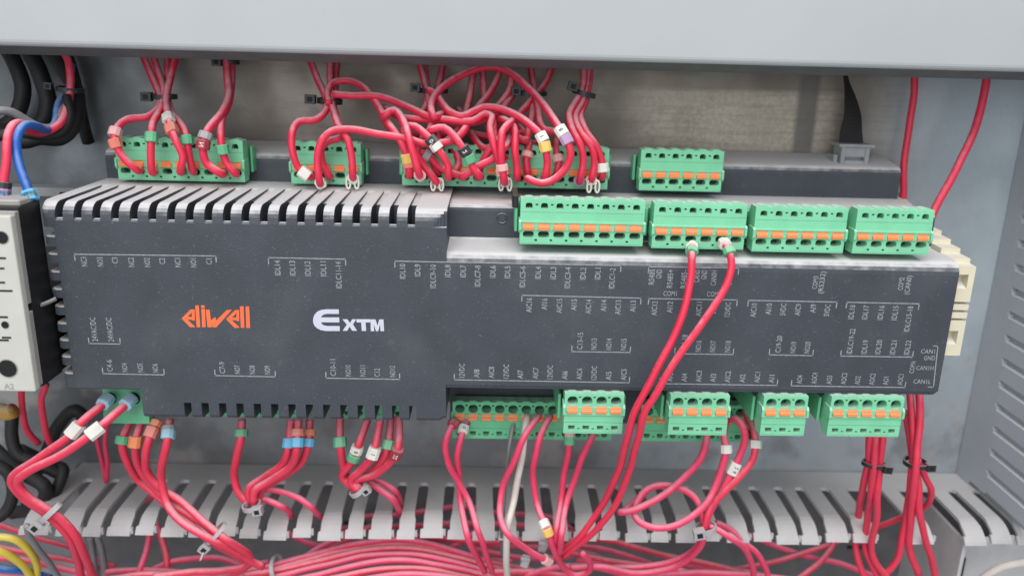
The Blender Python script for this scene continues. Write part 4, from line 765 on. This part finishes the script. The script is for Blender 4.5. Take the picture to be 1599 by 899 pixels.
# trunk wires lying in the duct
TR = [
 ('top pink wire of the fan crossing the middle of the duct', [(360, 896, 300), (426, 882, 302), (505, 860, 304), (560, 848, 304), (620, 842, 304), (665, 846, 304), (720, 862, 304), (775, 880, 306), (830, 888, 308)]),
 ('second pink wire of the fan in the middle of the duct', [(380, 898, 298), (450, 886, 300), (530, 868, 301), (600, 856, 302), (660, 858, 302), (720, 872, 302), (780, 888, 304), (840, 896, 306)]),
 ('third pink wire of the fan in the middle of the duct', [(420, 902, 296), (500, 884, 298), (570, 867, 299), (630, 864, 299), (690, 873, 299), (750, 888, 300), (800, 900, 302)]),
 ('fourth pink wire of the fan in the middle of the duct', [(460, 905, 293), (530, 888, 294), (590, 876, 295), (650, 876, 296), (710, 886, 297), (770, 900, 298)]),
 ('lowest pink wire of the fan in the middle of the duct', [(500, 906, 290), (560, 893, 291), (620, 887, 292), (680, 891, 293), (750, 905, 295)]),
 ('red wire rising steeply into the fingers left of the fan', [(440, 890, 302), (468, 873, 304), (500, 852, 308), (530, 838, 312), (560, 826, 316)]),
 ('second red wire rising beside the steep one', [(455, 888, 304), (490, 866, 307), (520, 850, 311), (548, 838, 315), (580, 820, 318)]),
 ('pink wire crossing under the fingers at the white wire', [(640, 872, 310), (690, 860, 312), (715, 848, 314), (738, 832, 316), (760, 815, 318)]),
 ('long red wire lying low behind the clips, right of the fan', [(740, 856, 312), (790, 866, 312), (830, 872, 312), (880, 868, 312), (905, 860, 312)]),
 ('upper straight wire fanning right from the clips', [(880, 842, 312), (952, 843, 312), (1000, 856, 312), (1060, 870, 312), (1120, 883, 312), (1170, 899, 312)]),
 ('middle straight wire fanning right from the clips', [(885, 848, 310), (926, 853, 310), (972, 865, 310), (1026, 882, 310), (1075, 899, 310)]),
 ('lower straight wire fanning right from the clips', [(880, 856, 308), (915, 862, 308), (960, 880, 308), (1000, 900, 308)]),
 ('red wire at the bottom edge between the two fans', [(820, 897, 300), (870, 884, 300), (930, 886, 298), (980, 897, 298), (1020, 905, 298)]),
 ('pink wire running almost level at the bottom right of the clips', [(990, 905, 304), (1040, 897, 304), (1100, 893, 304), (1170, 896, 304), (1240, 905, 304)]),
 ('long wire rising left to right below the right hand fingers', [(1040, 894, 318), (1120, 889, 318), (1180, 882, 318), (1240, 868, 318), (1290, 850, 318), (1330, 836, 318)]),
 ('long wire falling left to right below the right hand fingers', [(1150, 828, 322), (1200, 846, 321), (1250, 864, 320), (1300, 876, 320), (1350, 893, 320), (1400, 908, 320)]),
 ('short wire rising from the bottom edge to cross the long pair', [(1240, 908, 312), (1262, 890, 313), (1282, 874, 314), (1296, 858, 316), (1306, 838, 318)]),
 ('red wire arching left of the lower left tie to the trunk', [(238, 888, 310), (270, 876, 310), (310, 871, 309), (350, 872, 308), (380, 884, 306)]),
 ('pink wire lying level along the bottom left', [(165, 892, 306), (220, 888, 306), (290, 893, 306), (340, 893, 306), (390, 882, 305), (420, 876, 306)]),
 ('lowest pink wire along the bottom left', [(160, 904, 300), (230, 896, 300), (300, 900, 300), (370, 903, 300)]),
 ('left of two red wires dropping below the fingers at left', [(236, 812, 314), (233, 836, 312), (226, 866, 308), (212, 905, 303)]),
 ('right of two red wires dropping below the fingers at left', [(242, 812, 316), (252, 840, 313), (260, 866, 310), (261, 905, 306)]),
 ('pink wire seen through the fingers under 12VDC, upper', [(560, 806, 328), (640, 800, 328), (720, 790, 328), (780, 800, 328), (860, 806, 328), (900, 830, 326)]),
 ('pink wire seen through the fingers under 12VDC, lower', [(500, 828, 324), (580, 822, 324), (680, 818, 322), (760, 816, 322), (840, 820, 322), (920, 838, 320)]),
 ('deep red wire low behind the fan', [(600, 835, 316), (680, 838, 314), (760, 845, 314), (840, 842, 314), (900, 850, 314)]),
 ('deep red wire crossing low behind the tips left of the fan', [(430, 818, 318), (452, 832, 318), (480, 846, 317), (520, 856, 316), (600, 860, 314), (700, 870, 314)]),
 ('pink wire between the top two of the fan', [(350, 902, 297), (430, 888, 300), (520, 864, 303), (600, 850, 304), (655, 852, 304), (700, 862, 304), (770, 884, 305), (800, 893, 306)]),
 ('pink wire ducking under the fan from the left', [(400, 890, 306), (480, 880, 307), (560, 870, 308), (640, 866, 309), (740, 872, 310), (800, 876, 310)]),
 ('bottom edge wire left of the white wire', [(560, 905, 288), (620, 897, 288), (690, 898, 289), (740, 908, 290)]),
 ('wire lying across the bottom between clips and left fan', [(640, 905, 294), (720, 895, 298), (790, 892, 300), (850, 893, 301), (900, 899, 302)]),
 ('faint deep wire behind the upper fan', [(560, 846, 316), (640, 838, 318), (700, 842, 318), (790, 852, 318), (870, 852, 316)]),
 ('third wire running from the clips low to the right', [(890, 862, 306), (940, 872, 305), (990, 880, 305), (1040, 886, 305), (1100, 899, 305)]),
 ('wire lying behind the sweep of the grey tie', [(900, 872, 314), (980, 880, 314), (1060, 880, 314), (1130, 886, 314), (1200, 899, 314)]),
 ('dusty wire along the left bottom corner', [(-20, 868, 296), (40, 874, 298), (90, 884, 300), (150, 898, 302)]),
 ('second dusty wire along the left bottom corner', [(-20, 848, 306), (50, 864, 308), (100, 872, 310), (170, 890, 312)]),
 ('third dusty wire along the left bottom corner', [(-20, 900, 290), (40, 901, 291), (100, 903, 293)]),
 ('dark red wire behind the fingers at the far left', [(-20, 812, 312), (20, 825, 314), (70, 842, 316), (120, 858, 318), (180, 884, 318)]),
 ('pink wire glimpsed through the fourth finger gap from the left', [(180, 812, 326), (205, 795, 326), (222, 782, 328), (240, 775, 330)]),
]
for q_, (lab, pts) in enumerate(TR): wire(lab, pts, m='w_red' if q_ % 5 in (1, 4) else 'w_pink', r=(1.25, 1.35, 1.2, 1.3)[q_ % 4], group=G3)
wire('cream wire curving up at the bottom right corner', [(1520, 915, 286), (1540, 897, 283), (1565, 883, 280), (1600, 877, 276), (1640, 872, 270)], m='w_white', r=1.45)
wire('thin grey wire poking from the contactor side to the controller', [(34, 483, 256), (50, 480, 262), (70, 474, 266), (88, 466, 268)], m='w_grey', r=.7)
# flat black cable and its connector
fl = [(1321, 100, 333, 9), (1321, 118, 333, 10), (1328, 150, 332, 20), (1332, 180, 331.5, 25), (1330, 205, 331, 29), (1330, 226, 330.5, 31)]
P = [(U(a, b, d), 1.2*w*d/PXF/2) for a, b, d, w in fl]; pa = smooth_path([p for p, _ in P], 1.5); n = len(pa); mb = MB(); vs = []
for i, p in enumerate(pa):
    f = i/(n-1)*(len(P)-1); k = min(int(f), len(P)-2); w = P[k][1]+(P[k+1][1]-P[k][1])*(f-k); tw = .9*(1-i/(n-1)); dx, dy = w*math.cos(tw*.6), w*math.sin(tw)
    vs += [(p.x-dx, p.y-dy, p.z), (p.x+dx, p.y+dy, p.z), (p.x+dx, p.y+dy+.9, p.z), (p.x-dx, p.y-dy+.9, p.z)]
mb.add(vs, [(i*4+j, i*4+(j+1) % 4, i*4+4+(j+1) % 4, i*4+4+j) for i in range(n-1) for j in range(4)]+[(0, 1, 2, 3), (n*4-4, n*4-3, n*4-2, n*4-1)])
obj('ribbon_cable', mb, 'w_black', None, tuple(pa[0]), smooth=False, label='flat black cable coming down to the smoky grey connector', cat='cable')
c = U(1330, 258, 327); rc = thing('ribbon_connector', 'smoky grey plastic connector on top of the controller, end of the flat black cable', 'connector', tuple(c))
mb = MB(); z0 = c.z; mb.box(c.x-5.6, c.x-3.9, 325, 333, z0-.5, z0+7.2, c=.2); mb.box(c.x+3.9, c.x+5.6, 325, 333, z0-.5, z0+7.2, c=.2); mb.box(c.x-3.9, c.x+3.9, 325.6, 333, z0+3.4, z0+7.2); mb.box(c.x-3.9, c.x+3.9, 325.2, 333, z0-.5, z0+1.9, c=.2); mb.box(c.x-3.9, c.x+3.9, 328, 333, z0+1.9, z0+3.4)
obj('connector_body', mb, 'clear', rc)
mb = MB(); mb.box(c.x-7.0, c.x+7.2, 324.2, 334, z0+7.2, z0+8.3, c=.3); obj('connector_cap', mb, 'clear', rc)
mb = MB(); mb.box(c.x-7.6, c.x-5.9, 327, 331, z0-.4, z0+3.8, c=.2); obj('latch', mb, 'clear', rc)
# ------------------------------------------------------------------ cable ties
def tie(label, x, y, Y, rw, rd, ang, col='tie_black', head=(-1, 0), hs=1.9, thick=1.4, wd=1.7, group=None, tail=0):
    """strap: an oval ring round a bundle; ang = lean of the bundle in the picture plane (0 upright)"""
    c = U(x, y, Y); t = thing('cable_tie', label, 'cable tie', tuple(c), group)
    ax = Vector((math.sin(ang), 0, math.cos(ang))); sd_ = Vector((math.cos(ang), 0, -math.sin(ang))); dp = Vector((0, 1, 0))
    mb = MB(); n = 28; q = thick*.45
    for k in range(n):
        a = 2*math.pi*k/n; e = Vector((0, 0, 0))
        for (rr, h) in ((0, -wd/2), (q, -wd/2), (q, wd/2), (0, wd/2)): mb.v.append(tuple(c+sd_*((rw+rr)*math.cos(a))+dp*((rd+rr)*math.sin(a))+ax*h))
    for k in range(n):
        for j in range(4): mb.f.append((k*4+j, k*4+(j+1) % 4, ((k+1) % n)*4+(j+1) % 4, ((k+1) % n)*4+j)); mb.m.append(0)
    obj('strap', mb, col, t)
    hc = c+sd_*(head[0]*(rw+hs*.4))+dp*(-rd*.75)+ax*head[1]
    mb = MB()
    def bx(cc, a, b, d, mi=0):
        vs = [cc+sd_*(i*a)+dp*(j*b)+ax*(k_*d) for i in (-1, 1) for j in (-1, 1) for k_ in (-1, 1)]
        mb.add(vs, [(0, 1, 3, 2), (4, 6, 7, 5), (0, 4, 5, 1), (2, 3, 7, 6), (0, 2, 6, 4), (1, 5, 7, 3)], mi)
    bx(hc, hs, hs*.75, hs*.85); bx(hc+dp*(-hs*.76), hs*.5, .12, hs*.45, 1)
    obj('tie_head', mb, [col, 'void'], t, bevel=.35)
    if tail:
        mb = MB(); mb.tube(smooth_path([hc, hc-sd_*1.5*1-dp*2-ax*1, hc-sd_*2.6-dp*3.5-ax*tail], 1), .7, 8, ry=.5); obj('tail', mb, col, t, smooth=True)
    return t
TG, TL = 'cable ties above the upper plugs', 'cable ties below the controller'
tie('black tie round four wires above the leftmost plug', 256, 151, 318, 4.2, 3.6, 0, group=TG, head=(-1.05, 0))
tie('black tie just under the cover, second from the left', 358, 97, 328, 3.2, 3, 0, group=TG, hs=1.8)
tie('dusty tie with its head at left above the five way plug', 515, 158, 317, 4.0, 4.5, .05, group=TG, head=(-1.35, .4), hs=1.9, wd=2.0)
tie('dusty tie round the red wires left of the big arch', 676, 142, 319, 5.0, 3.6, 0, group=TG, head=(-1.1, 1.2), hs=1.8)
tie('dark tie half hidden behind the right of the big arch', 830, 146, 322, 5.2, 3.6, 0, group=TG, head=(-1.0, .8), hs=1.8)
tie('grey tie with its head up left above the three dusty wires', 912, 146, 315, 3.8, 4.5, .25, group=TG, head=(-1.1, 1.4), hs=1.9, wd=1.8)
tie('grey tie round the two power wires at the lower left', 78, 800, 272.5, 4.8, 3.2, -.75, 'tie_grey', group=TL, head=(-1.05, -.3), hs=2.2, wd=2.0)
tie('pale tie round four red wires over the duct fingers', 337, 832, 277, 4.6, 4.2, -.8, 'tie_grey', group=TL, head=(-1.05, -.6), hs=1.9, wd=1.4, tail=1.5)
tie('grey tie where three wires meet under NO7', 393, 789, 284, 3.0, 3.2, -.2, 'tie_grey', group=TL, head=(.7, -1.2), hs=1.9)
tie('grey tie where five wires meet under NO10', 560, 763, 286, 3.2, 4.0, -.6, 'tie_grey', group=TL, head=(.9, -1), hs=1.6)
tie('grey tie with a black hole under the round pink loop', 1102, 824, 279.5, 3.6, 3.2, -.2, 'tie_grey', group=TL, head=(-.7, -.3), hs=2.2, wd=2.0)
tie('black tie round three red wires under the five way plug', 1365, 724, 284, 4.2, 2.6, .1, 'tie_black', group=TL, head=(.9, -.6), hs=1.7, wd=1.5)
tie('black tie round the red wires at the controller corner', 1430, 722, 288.5, 4.0, 4.0, 0, 'tie_black', group=TL, head=(.9, -.2), hs=1.7, wd=1.7)
tie('small black tie holding the dark cables at the upper left', 110, 140, 318, 4.2, 4.5, .1, 'tie_black', group=TG, head=(-1.3, .6), hs=1.4)
tie('pale strap round the pink trunk wires at the bottom', 432, 884, 300, 3.6, 6.0, 1.2, 'tie_grey', group=TL, head=(1.4, 0), hs=1.4, wd=1.6)
for x, y, Y, k, lab in ((551, 285, 303.5, 1.5, 'looped white ferrule tag below the five way plug'), (683, 288, 303, 1.6, 'looped white ferrule tag at the left of the longest plug'), (789, 288, 300, 1.6, 'looped cream ferrule tag at the middle of the longest plug'), (926, 291, 301, 1.6, 'looped pink ferrule tag at the right of the longest plug')):
    c = U(x, y, Y); mb = MB()
    for d_ in (-1.5, 1.5): mb.tube([(c.x+d_+.95*math.sin(t*math.pi/8)*(1 if d_ > 0 else -1)*.8, c.y-.8, c.z+2.2*math.cos(t*math.pi/8)) for t in range(0, 15)], .38, 6)
    mb.box(c.x-1.6, c.x+1.6, c.y-1.1, c.y-.5, c.z+1.6, c.z+2.6, c=.15)
    obj('ferrule_tag', mb, 'm_white' if k < 1.7 else 'm_pink', None, tuple(c), smooth=True, label=lab, cat='ferrule tag', group='looped ferrule tags')
# two small clips lying on the trunk
for x, y, Y, lab in ((820, 876, 286, 'small grey clip on the trunk wires right of the white wire'), (848, 852, 286, 'small grey clip under the yellow marker')):
    c = U(x, y, Y); mb = MB(); mb.box(c.x-1.6, c.x+1.6, c.y-1.4, c.y+1.4, c.z-2.2, c.z+2.2, c=.4); mb.box(c.x-2.4, c.x+.6, c.y-1.8, c.y-.9, c.z+1.2, c.z+2.5, c=.2)
    o = obj('wire_clip', mb, 'tie_grey', None, tuple(c), label=lab, cat='clip'); o.rotation_euler = (0, .25, 0)
for o in bpy.data.objects:
    if 'o_' in o: del o['o_']
